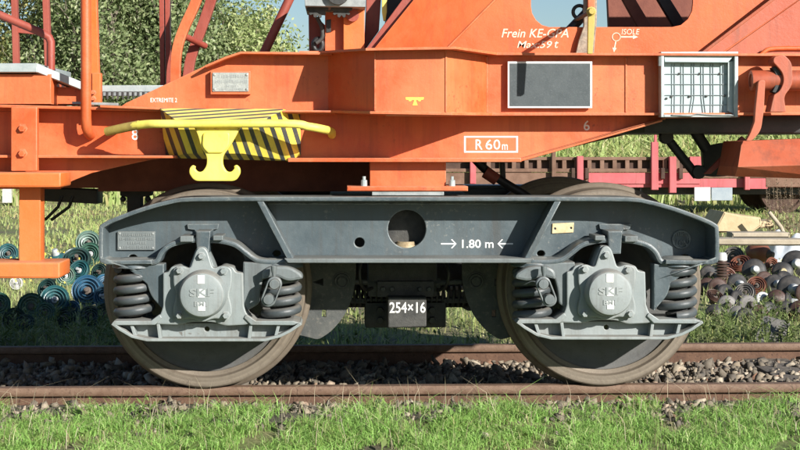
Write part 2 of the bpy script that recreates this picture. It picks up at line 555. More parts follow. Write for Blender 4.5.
# --- flanges of the frame
pth = [Vector(p) for p in [(152, 262), (112, 262.5), (104, 261.5), (101, 257), (101, 231), (104, 225), (119, 218), (144, 209), (168, 202.5), (190, 199.5), (262, 199)]]
pth = [Vector(q) for q in smooth_path([(p.x, p.y, 0) for p in pth], 4)]
pth = [(q.x, q.y) for q in pth]
path = pth + MX(pth)[::-1]
fl = plate('frame_flange', band(path, 4.4), -1.125, 0.26, SLATE, web, bev=.006)
plate('lower_flange', rnd([(284, 258.5, 1), (534, 258.5, 1), (530, 263, 1), (288, 263, 1)]), -1.15, 0.3, MIDG, web, bev=.004)
for mir in (False, True):
    plate('rib', band([(259.5, 200), (291, 260)], 6.0), -1.118, 0.185, SLATE, web, bev=.005, mir=False) if not mir else plate('rib', band(MX([(259.5, 200), (291, 260)]), 6.0), -1.118, 0.185, SLATE, web, bev=.005)
    lip = smooth_path([(150, 263, 0), (157, 261, 0), (162, 252, 0), (171, 245, 0), (187, 241, 0), (203, 240.5, 0), (219, 241, 0), (235, 245, 0), (246, 253, 0), (256, 260, 0), (268, 262, 0), (288, 262, 0)], 4)
    lip = [(q.x, q.y) for q in lip]
    plate('arch_lip', band(MX(lip) if mir else lip, 5.5), -1.105, 0.18, SLATE, web, bev=.010)
    g = [(122, 264), (164, 264), (164, 311), (157, 303, 4), (151, 296, 4), (147, 284)]
    plate('horn_guide', rnd(MX(g) if mir else g, 1), -1.09, 0.10, SLATE, web, bev=.005)
    g = [(243, 262), (283, 263), (272, 267, 5), (264, 276, 6), (260, 290, 6), (259, 304, 3), (247, 311, 3), (243, 305)]
    plate('horn_guide', rnd(MX(g) if mir else g, 1), -1.10, 0.12, MIDG, web, bev=.007)
    t_mark = [(187, 224), (219, 224), (218, 229), (211, 230), (211, 240), (195, 240), (195, 230), (188, 229)]
    plate('tee_strap', rnd(MX(t_mark) if mir else t_mark, .8), -.953, 0.022, SLATE, web, bev=.002)
    t_mark = [(195.5, 231), (210.5, 231), (209, 254), (197, 254)]
    plate('strap_stem', rnd(MX(t_mark) if mir else t_mark, .8), -1.118, 0.185, SLATE, web, bev=.006)
    for a, b, c, d in ((180, 236, 193, 242), (213, 235.5, 223, 240.5)):
        q = rect(a, b, c, d)
        plate('stop_block', rnd(MX(q) if mir else q, 1), -1.135, 0.18, MIDG, web, bev=.004)
    box('end_cross_beam', (XM + (-1.30 if not mir else 1.20), -0.86, .70), (XM + (-1.20 if not mir else 1.30), 0, .80), SLATE, bogie)

# painted and riveted marks on the side frame
pl = plate('maker_plate', rnd(rect(117.5, 231.5, 155, 250), .6), -.950, .016, MIDG, bogie, bev=.002)
for k, (a, b) in enumerate(((122, 151), (120, 153), (128, 146), (122, 150))):
    y = 233.6 + 4.1 * k
    lettering(('IIIHIIIIHII', 'IHIIIHIIIHII', 'IIIHII', 'IIHIIIHIII')[k], a, y, b, y + 2.6, -.950, MIDG, pl, bold=.02, depth=.002, name='relief_lettering')
for sx, sy in ((119.7, 233.6), (152.8, 233.6), (119.7, 248), (152.8, 248)):
    link('rivet', lathe_mesh([(0, -.004), (.004, -.003), (.006, 0)], 10, 'Y', P(sx, sy, -.95)), PALEG, pl)
pl = plate('data_plate', rnd([(552.5, 223.5), (574, 222.5), (573.5, 232.5), (552, 233.5)], .5), -0.942, .008, BRASS, bogie, holes=[circ(555, 228.6, 1.2, 10), circ(571, 228, 1.2, 10)], bev=.001)
em = link('foundry_emblem', lathe_mesh([(0, -.001), (.034, -.001), (.036, -.010), (.043, -.010), (.045, 0)], 32, 'Y', P(681, 239.5, -0.935)), SLATE, bogie)
lettering('LON', 676, 240, 687, 246, -0.936, SLATE, em, bold=.02, depth=.006, name='relief_lettering')
lettering('IIIIIII', 674, 232, 686, 236, -0.936, MIDG, em, bold=.02, depth=.006, name='relief_lettering')
lettering('1.80 m', 462, 239.5, 493.5, 248, -0.9355, WHITE, bogie, bold=.012)
for s in (1, -1):
    c = 448.5 if s > 0 else 505.5
    a = plate('painted_arrow', [(c - 7.5 * s, 243.1), (c + 6 * s, 243.1), (c + 2.5 * s, 239.6), (c + 3.6 * s, 239.2), (c + 8 * s, 243.8), (c + 3.6 * s, 248.4), (c + 2.5 * s, 248.0), (c + 6 * s, 244.5), (c - 7.5 * s, 244.5)], -0.9368, .0012, WHITE, bogie, bev=0)

# --- weld seams of the side frame
def seam(pts, Y, r=.0045):
    q = []
    for k in range(len(pts) - 1):
        u, v = Vector(pts[k]), Vector(pts[k + 1])
        n = max(2, int((v - u).length / 3))
        for i in range(n):
            w_ = u.lerp(v, i / n)
            q.append(P(w_.x + random.uniform(-.2, .2), w_.y + random.uniform(-.25, .25), Y))
    q.append(P(*pts[-1], Y))
    tube('weld_seam', q, r, SLATE, web, 1)
seam([(292, 256.5), (526, 256.5)], -.936)
seam([(262, 203.5), (556, 203.5)], -.936)
seam([(264, 203), (290, 254)], -.936)
seam([(554, 203), (528, 254)], -.936)

# --- springs
def spring_mesh(cx, cy, z0, z1, R, r, turns):
    pts = []
    n = int(turns * 22)
    for k in range(n + 1):
        t = k / n
        a = 2 * math.pi * turns * t + 0.6
        flat = min(1, t * turns / .8, (1 - t) * turns / .8)
        z = z0 + r + (z1 - z0 - 2 * r) * t
        pts.append((cx + R * math.cos(a), cy + R * math.sin(a), z))
    return tube_mesh(pts, r, 3)
zs0, zs1 = P(130, 322, -1.05).z, P(130, 265, -1.05).z
spr = link('coil_spring', spring_mesh(0, 0, zs0, zs1, .074, .0200, 4.4), SPRINGM, bogie, 60)
spri = link('inner_coil_spring', spring_mesh(0, 0, zs0, zs1, .041, .0105, 6.6), DARKG, bogie, 60)
cap = link('spring_cap', lathe_mesh([(0, zs1 + .03), (.060, zs1 + .03), (.098, zs1 + .005), (.100, zs1 - .012), (.07, zs1 - .014), (0, zs1 - .014)], 32, 'Z'), SLATE, bogie)
spots = []
for ax in (AX_L, AX_R):
    for s in (-1, 1):
        spots.append((ax + s * 0.330, -1.01))
for i, (x, y) in enumerate(spots):
    for k, src in enumerate((spr, spri, cap)):
        o = src if i == 0 else src.copy()
        if i: COL.objects.link(o)
        o.location = (x, y, 0)
        o.rotation_euler.z = i * 1.3 if k == 0 else 0

# --- load-sensing links beside the inner springs
for mir in (False, True):
    m_ = MX if mir else (lambda p: p)
    capo = [(262, 280), (262, 271, 6), (270, 266, 5), (290, 266, 8), (302, 274, 6), (303, 279), (288, 282, 6), (276, 276, 4)]
    plate('link_housing', rnd(m_(capo), 2), -1.155, .10, MIDG, bogie, bev=.012)
    a, b = Vector((274.5, 284)), Vector((268.5, 299.5))
    d = (b - a).normalized(); nrm = Vector((-d.y, d.x))
    o2 = []
    for k in range(13):
        t = math.pi * k / 12
        o2.append(tuple(a + (nrm * math.cos(t) - d * math.sin(t)) * 7.5))
    for k in range(13):
        t = math.pi * k / 12
        o2.append(tuple(b + (-nrm * math.cos(t) + d * math.sin(t)) * 7.5))
    i2 = [tuple((a + b) / 2 + (Vector(q) - (a + b) / 2) * .74) for q in o2]
    lk = plate('friction_link', m_(o2), -1.215, .035, MIDG, bogie, holes=[m_(i2)], bev=.006)
    for c in (a, b):
        c2 = m_([tuple(c)])[0]
        link('link_pin', lathe_mesh([(0, -.012), (.021, -.010), (.024, 0), (.024, .07)], 20, 'Y', P(c2[0], c2[1], -1.215)), MIDG, lk)
    q = m_([tuple(Vector((274, 275)))])[0]
    link('link_nib', lathe_mesh([(0, -.035), (.006, -.03), (.013, .0), (.014, .02)], 12, 'Z', P(q[0], q[1], -1.20) + Vector((0, 0, .02))), MIDG, lk)

# --- axle box (built for the left axle, copied to the others)
def AB(name, outline, Y, t, mat, parent, **k):
    return plate(name, outline, Y, t, mat, parent, **k)
body = [(163, 273), (168, 272), (171, 267, 2), (180, 264.5, 3), (188, 270), (195.5, 250, 3), (198, 246.5, 3), (205, 246.5, 3), (208, 250, 3), (215, 270), (223, 265, 3), (233, 267, 2), (236, 272), (243, 273),
        (244, 306), (247, 315, 5), (257, 322), (245, 325), (225, 326, 4), (214, 322, 6), (190, 322, 6), (178, 325, 4), (150, 324), (152, 322, 3), (160, 316, 5), (163, 306)]
box_ = AB('axle_box', rnd(body, 1.5), -1.125, .16, PALEG, bogie, bev=.006)
fp = [(173.5, 285), (173, 268, 5), (181, 265, 5), (190, 269, 4), (196, 251, 4), (199, 247, 3), (204, 247, 3), (207.5, 251, 4), (213, 269, 4), (222, 265, 5), (232, 268, 5), (232, 285, 8), (228.5, 295, 8), (232, 306, 8), (232, 317, 5), (224, 320, 5), (214, 318, 8), (203, 323, 10), (192, 318, 8), (181, 320, 5), (173, 317, 5), (173, 306, 8), (176.5, 295, 8)]
AB('end_flange', rnd(fp, 3), -1.15, .035, PALEG, box_, bev=.006)
c = P(203.3, 293.5, -1.15)
link('bearing_cover', lathe_mesh([(0, -.075), (.083, -.075), (.094, -.071), (.100, -.062), (.103, -.045), (.107, 0), (.11, .01)], 48, 'Y', c), PALEG, box_)
for bx, by in ((179.5, 270.5), (223.5, 271), (179.5, 315.5), (226, 315.5), (201.5, 256)):
    link('bolt', lathe_mesh([(0, -.022), (.012, -.022), (.0145, -.018), (.0145, -.004), (.021, -.003), (.021, .002)], 6, 'Y', P(bx, by, -1.15)), PALEG, box_, 25)
for k, by in enumerate((279.5, 293.3, 306.5)):
    q = P(201 + .3 * k, by, -1.2255)
    box('reflector', (q.x - .0155, -1.2275, q.z - .0185), (q.x + .0155, -1.224, q.z + .0185), WHITE, box_, bev=.0006)
lettering('SKF', 189.5, 288.5, 214, 296.5, -1.2245, PALEG, box_, bold=.03, depth=.004, name='relief_lettering')
lettering('BM1', 194.5, 301.5, 207, 306.5, -1.2245, PALEG, box_, bold=.03, depth=.004, name='relief_lettering')
# spring tray
AB('spring_tray', rnd([(114, 320.8), (151, 320.8), (160, 314, 4), (162, 318), (155, 325), (114, 325.4), (112, 323, 1)], .5), -1.135, .24, PALEG, box_, bev=.004)
AB('spring_tray', rnd([(293, 320.8), (256, 320.8), (246, 314, 4), (244, 318), (251, 325), (293, 325.4), (301, 323, 1)], .5), -1.135, .24, PALEG, box_, bev=.004)
AB('tray_web', rnd([(118, 324), (175, 323), (230, 323), (294, 324), (281, 334), (266, 339), (146, 339), (132, 335)]), -1.06, .04, PALEG, box_, holes=[circ(207, 329, 2.6, 14)], bev=.003)
AB('tray_flange', band([(112, 323.5), (120, 329.5), (132, 336.5), (147, 340), (265, 340), (280, 336), (290, 331), (301, 323.5)], 3.0), -1.135, .2, PALEG, box_, bev=.003)
for rx0, rx1 in ((131, 136), (158, 160), (251, 249), (279, 275)):
    AB('tray_rib', band([(rx0, 323.5), (rx1, 339)], 3.2), -1.12, .08, PALEG, box_, bev=.003)
bx2 = copy_tree(box_, bogie)
bx2.location = (1.8, 0, 0)

# --- wheelsets
WX = 0.925
def wheel_profiles(sgn):
    """profiles (radius, y) of the wheel whose outer face is at y = sgn*0.815"""
    s = sgn
    tyre = [(.406, s * .800), (.414, s * .815), (.453, s * .815), (.459, s * .809), (.460, s * .780), (.4625, s * .735), (.468, s * .718), (.483, s * .708), (.489, s * .697), (.486, s * .687), (.475, s * .682), (.40, s * .682), (.388, s * .70), (.388, s * .79), (.406, s * .800)]
    disc = [(.407, s * .797), (.396, s * .778), (.378, s * .770), (.34, s * .765), (.26, s * .752), (.18, s * .762), (.135, s * .79), (.125, s * .835), (.085, s * .838), (.085, s * .66), (.13, s * .665), (.14, s * .70), (.24, s * .725), (.34, s * .74), (.390, s * .72)]
    return tyre, disc
for sgn in (-1, 1):
    t_, d_ = wheel_profiles(sgn)
    mt, md = lathe_mesh(t_, 128, 'Y'), lathe_mesh(d_, 96, 'Y')
    for ax in (-WX, WX):
        wo = link('wheel', md.copy(), DISC, bogie, 40)
        ty = link('tyre', mt.copy(), TYRE, wo, 30)
        wo.location = (ax, 0, .46)
for ax in (-WX, WX):
    link('axle', lathe_mesh([(0, -1.13), (.06, -1.13), (.065, -.85), (.085, -.84), (.085, -.6), (.08, -.5), (.08, .5), (.085, .6), (.085, .84), (.065, .85), (.06, 1.13), (0, 1.13)], 32, 'Y', (ax, 0, .46)), DARKG, bogie)

# --- brake gear between the wheels
for mir in (False, True):
    m_ = MX if mir else (lambda p: p)
    g = [(268, 262), (356, 262), (356, 280, 6), (352, 300, 10), (343, 318, 8), (331, 332, 8), (318, 340, 4), (303, 336, 6), (268, 330)]
    hg = plate('brake_hanger', rnd(m_(g), 1), -0.645, .03, HANGM, bogie, holes=[m_([(312.5, 282), (323, 278.5), (323, 285.5)]), m_(rect(322, 310, 326, 317))], bev=.003)
    cc = m_([(342, 281)])[0]
    link('hanger_boss', lathe_mesh([(0, -.012), (.020, -.012), (.021, -.004), (.026, -.004), (.027, -.014), (.034, -.014), (.036, -.004), (.044, -.004), (.046, .01)], 32, 'Y', P(cc[0], cc[1], -.645)), HANGM, hg)
    sp = P(*m_([(357, 296)])[0], -.45); ep = P(*m_([(388, 296)])[0], -.45)
    pts = []
    for k in range(181):
        t = k / 180
        a = t * 2 * math.pi * 8
        pts.append((sp.x + (ep.x - sp.x) * t * 1.4 - (ep.x - sp.x) * .35, -.45 + .05 * math.cos(a), sp.z + .05 * math.sin(a)))
    tube('brake_spring', pts, .007, DARKG, bogie, 2)
box('brake_crossbar', (-.42, -.5, P(0, 305, -.5).z), (.42, -.44, P(0, 300, -.5).z), DARKG, bogie)
box('bolster_beam', (-.36, -.84, .615), (.36, .84, .875), DARKG, bogie, .01)  # shade behind the round window is put into its dark colour
a, b = P(368, 297, -.62), P(437, 263, -.62)
box('load_valve_housing', (a.x, -.62, a.z), (b.x, -.35, b.z), DARKG, bogie, .01)
a, b = P(377, 297, -.64), P(434, 281, -.64)
box('valve_bracket', (a.x, -.655, a.z), (b.x, -.6, b.z), DARKG, bogie, .006)
a, b = P(388, 328, -.66), P(426.5, 297, -.66)
bb = plate('brake_block_holder', rnd([(388, 297.5), (426.5, 297.5), (426.5, 327, 2), (388, 328, 2)], 1), -.76, .20, DARKG, bogie, bev=.006)
lettering('254×16', 389.5, 302, 425.5, 313, -.7605, WHITE, bb, bold=.012)
a, b = P(365, 328, -.5), P(446, 299, -.5)
box('brake_cylinder_block', (a.x, -.5, a.z), (b.x, -.3, b.z), DARKG, bogie, .01)
for px in (380, 432):
    for py in (310, 320):
        link('bolt', lathe_mesh([(0, -.03), (.016, -.03), (.018, 0)], 6, 'Y', P(px, py, -.5)), DARKG, bogie, 25)
a, b = P(448, 290, -.3), P(464, 286.5, -.3)
box('sliding_strip', (a.x, -.3, a.z), (b.x, -.28, b.z), WHITE, bogie, .001)
box('brake_beam', (-.34, .15, .36), (.36, .25, .60), DARKG, bogie, .01)
tube('brake_rod', [P(342, 281, -.60), P(372, 283, -.60)], .013, HANGM, bogie, 3)
tube('brake_rod', [P(476, 281, -.60), P(436, 283, -.60)], .013, HANGM, bogie, 3)
tube('slack_adjuster', [P(346, 303, -.40), P(470, 303, -.40)], .022, DARKG, bogie, 3)
tube('brake_hose', smooth_path([P(361, 263, -.72), P(359.5, 272, -.73), P(361, 283, -.72), P(366, 290, -.66), P(372, 288, -.62)], 5), .008, BLACK, bogie, 3)
tube('brake_hose', smooth_path([P(446, 263, -.70), P(449, 274, -.72), P(446, 286, -.70), P(438, 291, -.64)], 5), .008, BLACK, bogie, 3)
for px_ in (372, 436):
    link('adjuster_nut', lathe_mesh([(0, -.02), (.022, -.02), (.026, -.012), (.026, .02), (0, .02)], 6, 'X', P(px_, 283, -.60)), HANGM, bogie, 25)
for px_ in (383, 392, 420, 429):
    link('bolt', lathe_mesh([(0, -.018), (.010, -.018), (.012, -.012), (.012, 0)], 6, 'Y', P(px_, 289, -.655)), HANGM, bogie, 25)
# pivot pan seen through the round window of the frame
link('pivot_pan', lathe_mesh([(0, .68), (.04, .69), (.05, .675), (.06, .675), (.063, .62)], 40, 'Z', (0.0, -.86, -.01)), rough_mat('greasy_brass', (.30, .22, .12), (.42, .34, .22), 30, .5, .2, .2, 90), bogie)

# far side of the bogie: the same frame, springs and axle boxes turned about
for o in [c for c in bogie.children if c.name.split('.')[0] in ('side_frame', 'coil_spring', 'inner_coil_spring', 'spring_cap', 'axle_box', 'link_housing', 'friction_link', 'brake_hanger')]:
    c = copy_tree(o, bogie)
    c.location = (-o.location.x, -o.location.y, o.location.z)
    c.rotation_euler.z = o.rotation_euler.z + math.pi
# ================================================================== the orange wagon
wagon = thing('crane_wagon', 'bright orange rail crane wagon standing on the slate grey bogie', 'rail wagon', (0, 0, .9))

def wp(name, outline, Y, t, mat=ORANGE, holes=(), bev=.003, parent=None):
    return plate(name, outline, Y, t, mat, parent or wagon, holes=holes, bev=bev)
def bolt(px, py, Y, mat, parent, r=.014, h=.02, n=6):
    return link('bolt', lathe_mesh([(0, -h), (r * .8, -h), (r, -h * .75), (r, -.002), (r * 1.35, -.001), (r * 1.35, .003)], n, 'Y', P(px, py, Y)), mat, parent, 25)

# --- lower sill
sill = wp('sill_web', [(-160, 106), (740, 106), (740, 117), (664, 118.5), (521, 158.5), (290, 159.5), (170, 157), (-160, 156)], -.95, .02)
wp('sill_top_flange', [(-160, 104), (0, 104.5), (200, 109.5), (335, 111.5), (335, 114), (200, 112.5), (0, 107.5), (-160, 107)], -1.07, .16)
wp('sill_bottom_flange', [(-160, 154.6), (176, 155.6), (176, 158.2), (-160, 157.4)], -1.07, .22)
wp('sill_bottom_flange', [(288, 158), (521, 158), (521.5, 162), (288, 162)], -1.08, .25)
wp('sill_rising_flange', band([(521, 160), (664, 119.5), (664, 119.6)], 3.0), -1.05, .22)
wp('sill_lower_web', [(-160, 157), (172, 157.2), (150, 160), (118, 167), (92, 173), (72, 181), (60, 189), (-160, 189)], -.955, .02)
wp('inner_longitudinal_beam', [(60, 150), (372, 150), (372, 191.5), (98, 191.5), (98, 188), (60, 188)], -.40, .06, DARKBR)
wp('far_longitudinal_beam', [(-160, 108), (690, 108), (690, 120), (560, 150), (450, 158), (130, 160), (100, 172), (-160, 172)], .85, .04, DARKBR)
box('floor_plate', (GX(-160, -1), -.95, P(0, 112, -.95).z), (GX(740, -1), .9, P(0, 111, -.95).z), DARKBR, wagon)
wp('bracing_box', [(42, 188), (97, 190), (97, 204), (42, 201)], -.30, .2, BLACK)
for dx in (0, 11):
    tube('bent_rod', [P(40 + dx, 220, -.3), P(46 + dx * .6, 219, -.3), P(58 + dx, 207, -.3), P(62 + dx, 196, -.3)], .008, BLACK, wagon, 2)
wp('hanger_bracket', rnd([(120, 189), (151, 189), (151, 196, 2), (141, 197), (141, 218), (127, 218), (127, 197), (120, 196, 2)], .5), -.25, .1, BLACK)
for px in (123, 148):
    bolt(px, 199, -.25, BLACK, wagon, .012, .02)

# --- side bearer on the bogie
sb = wp('side_bearer', [(370, 160), (446, 160), (446, 190), (370, 190)], -1.0, .3)
wp('bearer_foot', rnd([(347, 186.3), (468, 186.3), (468, 191.2), (347, 191.2)], .5), -1.06, .34, bev=.004)
wp('wear_strip', [(372, 191.4), (444, 191.4), (444, 195.5), (372, 195.5)], -1.05, .3, GALVD)
for px in (364, 452):
    link('stud', lathe_mesh([(0, .045), (.008, .045), (.008, .03), (.014, .028), (.015, 0)], 10, 'Z', P(px, 186.3, -1.02)), GALV, wagon)
tube('brake_pipe', smooth_path([P(474, 158, -.2), P(486, 170, -.2), P(505, 183, -.2), P(520, 192, -.2), P(540, 205, -.2)], 5), .022, BLACK, wagon)
tube('brake_pipe', [P(485, 172, -.22), P(497, 180, -.22)], .03, REDBR, wagon)
wp('pipe_clamp', rnd([(500, 160), (505, 160), (506, 180), (501, 181)], 1), -.15, .05, BLACK)

# --- upper girder, left plate
ug = wp('upper_girder_plate', [(120, 107), (126, 103), (213, 62), (240, 53.5), (331, 54), (331, 113), (200, 111), (120, 109)], -1.0, .02, bev=.002)
wp('upper_girder_flange', band([(205, 66.5), (226, 57.5), (241, 52.6), (332, 53.6)], 2.4), -1.09, .2)
wp('upper_girder_foot', [(100, 105), (200, 109.5), (332, 110.5), (332, 112.6), (200, 111.5), (100, 107.5)], -1.10, .12)
# the faceted bulge:  plan corners (px, plane) with top and bottom rows
pl_ = [(328, -1.0, 54.3, 110.5), (375, -1.33, 51.5, 111.5), (446, -1.33, 50.0, 112.8), (487, -1.05, 55.8, 113.4), (830, -1.05, 57.0, 112.8)]
names = ('bulge_side_plate', 'bulge_front_plate', 'bulge_side_plate', 'girder_face')
for i in range(4):
    a, b = pl_[i], pl_[i + 1]
    slab(names[i], [P(a[0], a[2], a[1]), P(b[0], b[2], b[1]), P(b[0], b[3], b[1]), P(a[0], a[3], a[1])], .012, ORANGE, wagon, 0)
# horizontal flanges that follow the bulge
def ledge(name, row, t, out, dz=0):
    top, back = [], []
    pts = [P(q[0], q[row], q[1]) for q in pl_]
    ext = [P(300, pl_[0][row], -1.0)] + pts
    for i, p in enumerate(ext):
        d = Vector((0, 0, 0))
        if i: d += (p - ext[i - 1]).normalized()
        if i < len(ext) - 1: d += (ext[i + 1] - p).normalized()
        d.z = 0; d.normalize()
        n = Vector((d.y, -d.x, 0))
        top.append(p + n * out)
        back.append(Vector((p.x, -.80, p.z)))
    N = len(top)
    verts = top + back + [v + Vector((0, 0, t)) for v in top + back]
    f = []
    for i in range(N - 1):
        f += [(i, i + 1, N + i + 1, N + i), (2 * N + i, 3 * N + i, 3 * N + i + 1, 2 * N + i + 1), (i, 2 * N + i, 2 * N + i + 1, i + 1), (N + i, N + i + 1, 3 * N + i + 1, 3 * N + i)]
    f += [(0, N, 3 * N, 2 * N), (N - 1, 3 * N - 1, 4 * N - 1, 2 * N - 1)]
    return link(name, poly_mesh(verts, f), ORANGE, wagon, 30)
ledge('girder_top_ledge', 2, .010, .085)
ledge('girder_bottom_ledge', 3, -.010, .045)
wp('drip_strip', [(386, 113.8), (443, 114.2), (443, 116.2), (386, 115.8)], -1.06, .01, CREAM)

# --- big cheek plates above the girder
slab('cheek_plate', [P(374, 49, -.97), P(447, 48.5, -1.03), P(560, -66, -1.03), P(470, -70, -.93)], .02, ORANGE2, wagon, 0)
wp('cheek_plate', [(447.5, 48.5), (487, 55), (830, 56), (830, -66), (693, -66), (693, 3), (692, 11), (688, 19), (681, 25), (672, 27), (549, 27), (542, 25), (536, 20), (532, 13), (531, 6), (531, -34)], -1.0, .02, ORANGE2, bev=.0015)
tube('weld_bead', [P(447, 48.5, -1.03), P(560, -66, -1.03)], .006, ORANGE, wagon, 2)
wp('cheek_edge_plate', [(366, 49), (376, 49), (472, -72), (455, -72)], -.92, .5, REDBR)
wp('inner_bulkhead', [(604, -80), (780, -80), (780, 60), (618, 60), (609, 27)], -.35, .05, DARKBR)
slab('inner_brace', [P(612, -20, -.6), P(624, -20, -.6), P(660, 40, -.6), P(645, 40, -.6)], .04, DARKBR, wagon)
slab('inner_brace', [P(640, -30, -.7), P(652, -30, -.7), P(696, 40, -.7), P(682, 40, -.7)], .04, BLACK, wagon)
# stiffeners on the right cheek
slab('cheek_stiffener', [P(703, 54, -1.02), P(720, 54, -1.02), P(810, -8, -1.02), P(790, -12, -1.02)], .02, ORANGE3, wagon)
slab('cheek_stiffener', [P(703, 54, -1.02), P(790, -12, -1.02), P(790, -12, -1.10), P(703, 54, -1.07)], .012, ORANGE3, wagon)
tube('edge_bead', smooth_path([P(757, 60, -1.04), P(764, 52, -1.04), P(776, 48.5, -1.04), P(830, 48.5, -1.04)], 4), .010, ORANGE2, wagon, 2)
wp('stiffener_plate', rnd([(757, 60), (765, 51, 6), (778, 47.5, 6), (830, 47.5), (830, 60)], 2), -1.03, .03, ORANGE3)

# lettering on the wagon
lettering('Frein KE-GPA', 501.5, 28.8, 568.5, 37.5, -1.0005, CREAM, wagon, bold=.008, shear=.25)
lettering('Max:59', 517, 41, 552, 48, -1.0005, CREAM, wagon, bold=.008, shear=.25)
lettering('t', 554.5, 41, 558.5, 48, -1.0005, CREAM, wagon, bold=.008, shear=.25)
lettering('ISOLE', 621.5, 29, 639.5, 34.5, -1.0005, CREAM, wagon, bold=0.0, shear=.15)
tube('painted_ring', [P(616.2 + 4 * math.cos(a), 37 + 4 * math.sin(a), -1.001) for a in np.linspace(0, 2 * math.pi, 24, endpoint=False)], .0022, CREAM, wagon, 1, True)
wp('painted_arrow', [(621, 36.2), (633, 36.2), (633, 34.8), (638, 37), (633, 39), (633, 37.6), (621, 37.6)], -1.0012, .001, CREAM, bev=0)
wp('painted_arrow', [(615.4, 41), (616.4, 41), (615.2, 48), (616.6, 48), (614, 52.3), (612.4, 47.6), (614, 47.8)], -1.0012, .001, CREAM, bev=0)
lettering('EXTREMITE 2', 150.5, 98, 177, 102.2, -1.0005, WHITE, wagon, bold=.0)
lettering('8', 131.8, 129, 138.3, 140, -.9505, WHITE, wagon, bold=.006)
lettering('6', 583.6, 120.5, 589.6, 130.5, -.9505, WHITE, wagon, bold=.006)
fr = wp('painted_frame', rect(464, 136, 518, 152.6), -.9517, .0012, WHITE, holes=[rect(465.8, 137.6, 516.2, 151)], bev=0)
lettering('R', 475.5, 139.5, 482.5, 149.6, -.9505, WHITE, wagon, bold=.006)
lettering('6', 485.5, 139.5, 492.2, 149.6, -.9505, WHITE, wagon, bold=.006)
lettering('0', 493.4, 139.5, 500.2, 149.6, -.9505, WHITE, wagon, bold=.006)
lettering('m', 502, 144.3, 507.7, 149.8, -.9505, WHITE, wagon, bold=.006)
wp('painted_jacking_mark', [(405.5, 97.3), (424, 97.3), (423.4, 99.6), (421, 99.8), (420.5, 101.2), (418.6, 101.2), (418, 100), (415.8, 100), (417.6, 105.2), (412.6, 105.2), (414.4, 100), (411.8, 100), (411, 101.2), (409, 101.2), (408.6, 99.8), (406, 99.6)], -1.3312, .0012, YMARK, bev=0)

# black notice board with a white edge
nb = wp('notice_board', rect(507.8, 61.5, 592.2, 108), -1.085, .022, WHITE, bev=.001)
wp('board_panel', rect(509.6, 63.4, 590.3, 106.2), -1.0865, .003, SLATEBOARD, bev=.0004, parent=nb)

# maker plate, top left
mb = wp('plate_backing', rect(210.5, 71, 250.5, 94.3), -1.035, .034, ORANGE)
mp_ = wp('maker_plate', rnd(rect(212.5, 72.5, 248.6, 91.5), .5), -1.041, .006, ALU, bev=.001)
for (t_, a, b, y, h) in (('II HIIHIIIIHIIIH', 218, 245, 74.8, 3.2), ('HIII-IIHIIHII-HIII', 215.5, 247, 80, 3.2), ('HIIIII', 226, 236, 85, 2.1), ('IIHIIIIIHII', 219, 243, 88.2, 2.1)):
    lettering(t_, a, y, b, y + h, -1.0412, GALVD, mp_, bold=.0, depth=.0006)
for sx, sy in ((214.6, 74.8), (246.8, 74.8), (214.6, 89.3), (246.8, 89.3)):
    link('rivet', lathe_mesh([(0, -.005), (.005, -.003), (.007, 0)], 10, 'Y', P(sx, sy, -1.041)), ALU, mp_)

# --- hazard cover with the lashing bar and the double hook
fr_ = [P(175, 119.5, -1.19), P(264, 118.5, -1.19), P(243, 153.5, -1.11), P(186, 153.5, -1.11)]
bk_ = [P(160, 108.3, -1.106), P(283, 109, -1.106), P(300, 113.5, -.96), P(301, 155, -.96), P(290, 161, -.96), P(166, 158, -.96)]
hz = link('hazard_cover', poly_mesh(fr_ + bk_, [(0, 1, 2, 3), (1, 5, 6, 7, 8, 2), (1, 6, 5), (0, 4, 9, 3), (3, 9, 8, 2)][:1] + [(1, 5, 6), (1, 6, 7), (1, 7, 2), (2, 7, 8), (0, 3, 9, 4), (3, 2, 8, 9)]), HAZ, wagon, 20)
link('hazard_cover_top', poly_mesh([fr_[0], fr_[1], bk_[1], bk_[0], fr_[0] + Vector((0, 0, -.006)), fr_[1] + Vector((0, 0, -.006)), bk_[1] + Vector((0, 0, -.006)), bk_[0] + Vector((0, 0, -.006))],
     [(0, 1, 2, 3), (4, 5, 6, 7), (0, 1, 5, 4), (1, 2, 6, 5), (2, 3, 7, 6), (3, 0, 4, 7)]), HAZT, wagon, 0)
bar = [P(107.5, 131.5, -1.12), P(125, 127.5, -1.17), P(145, 124.3, -1.22), P(172, 123.8, -1.25), P(285, 123.6, -1.25), P(308, 126.5, -1.22), P(322, 129, -1.18), P(331, 131.5, -1.05), P(332, 135, -.955)]
tube('lashing_bar', smooth_path(bar, 6), .0185, YELLOW, wagon, 5)
tube('bar_end_sleeve', [P(106.8, 131.7, -1.117), P(125, 127.6, -1.17), P(139, 125.0, -1.205)], .0205, DIRTY, wagon, 5)
wp('bar_stay', rect(108.5, 128.5, 112, 134), -1.1, .15, DIRTY)
hook = [(194, 127, 1), (240.5, 127, 1), (236, 136, 4), (229, 148, 8), (222.5, 156, 6), (223, 166, 5), (227, 171.8, 4), (231.5, 172, 3), (234.5, 168, 1), (233.5, 166.2, 1.5), (236.5, 164.6, 1.5), (239.8, 167.5, 2), (240.6, 173, 4), (236, 181.2, 6), (194, 181.2, 6), (188.8, 173, 4), (189.6, 167.5, 2), (192.6, 164.8, 1.5), (195.6, 166.6, 1.5), (194.8, 168.5, 1), (197.5, 172, 3), (202, 171.8, 4), (206.5, 166, 5), (207, 156, 6), (201, 148, 8), (198, 136, 4)]
hk = wp('double_hook', rnd(hook, 0, 5), -1.232, .035, YELLOW, bev=.006)
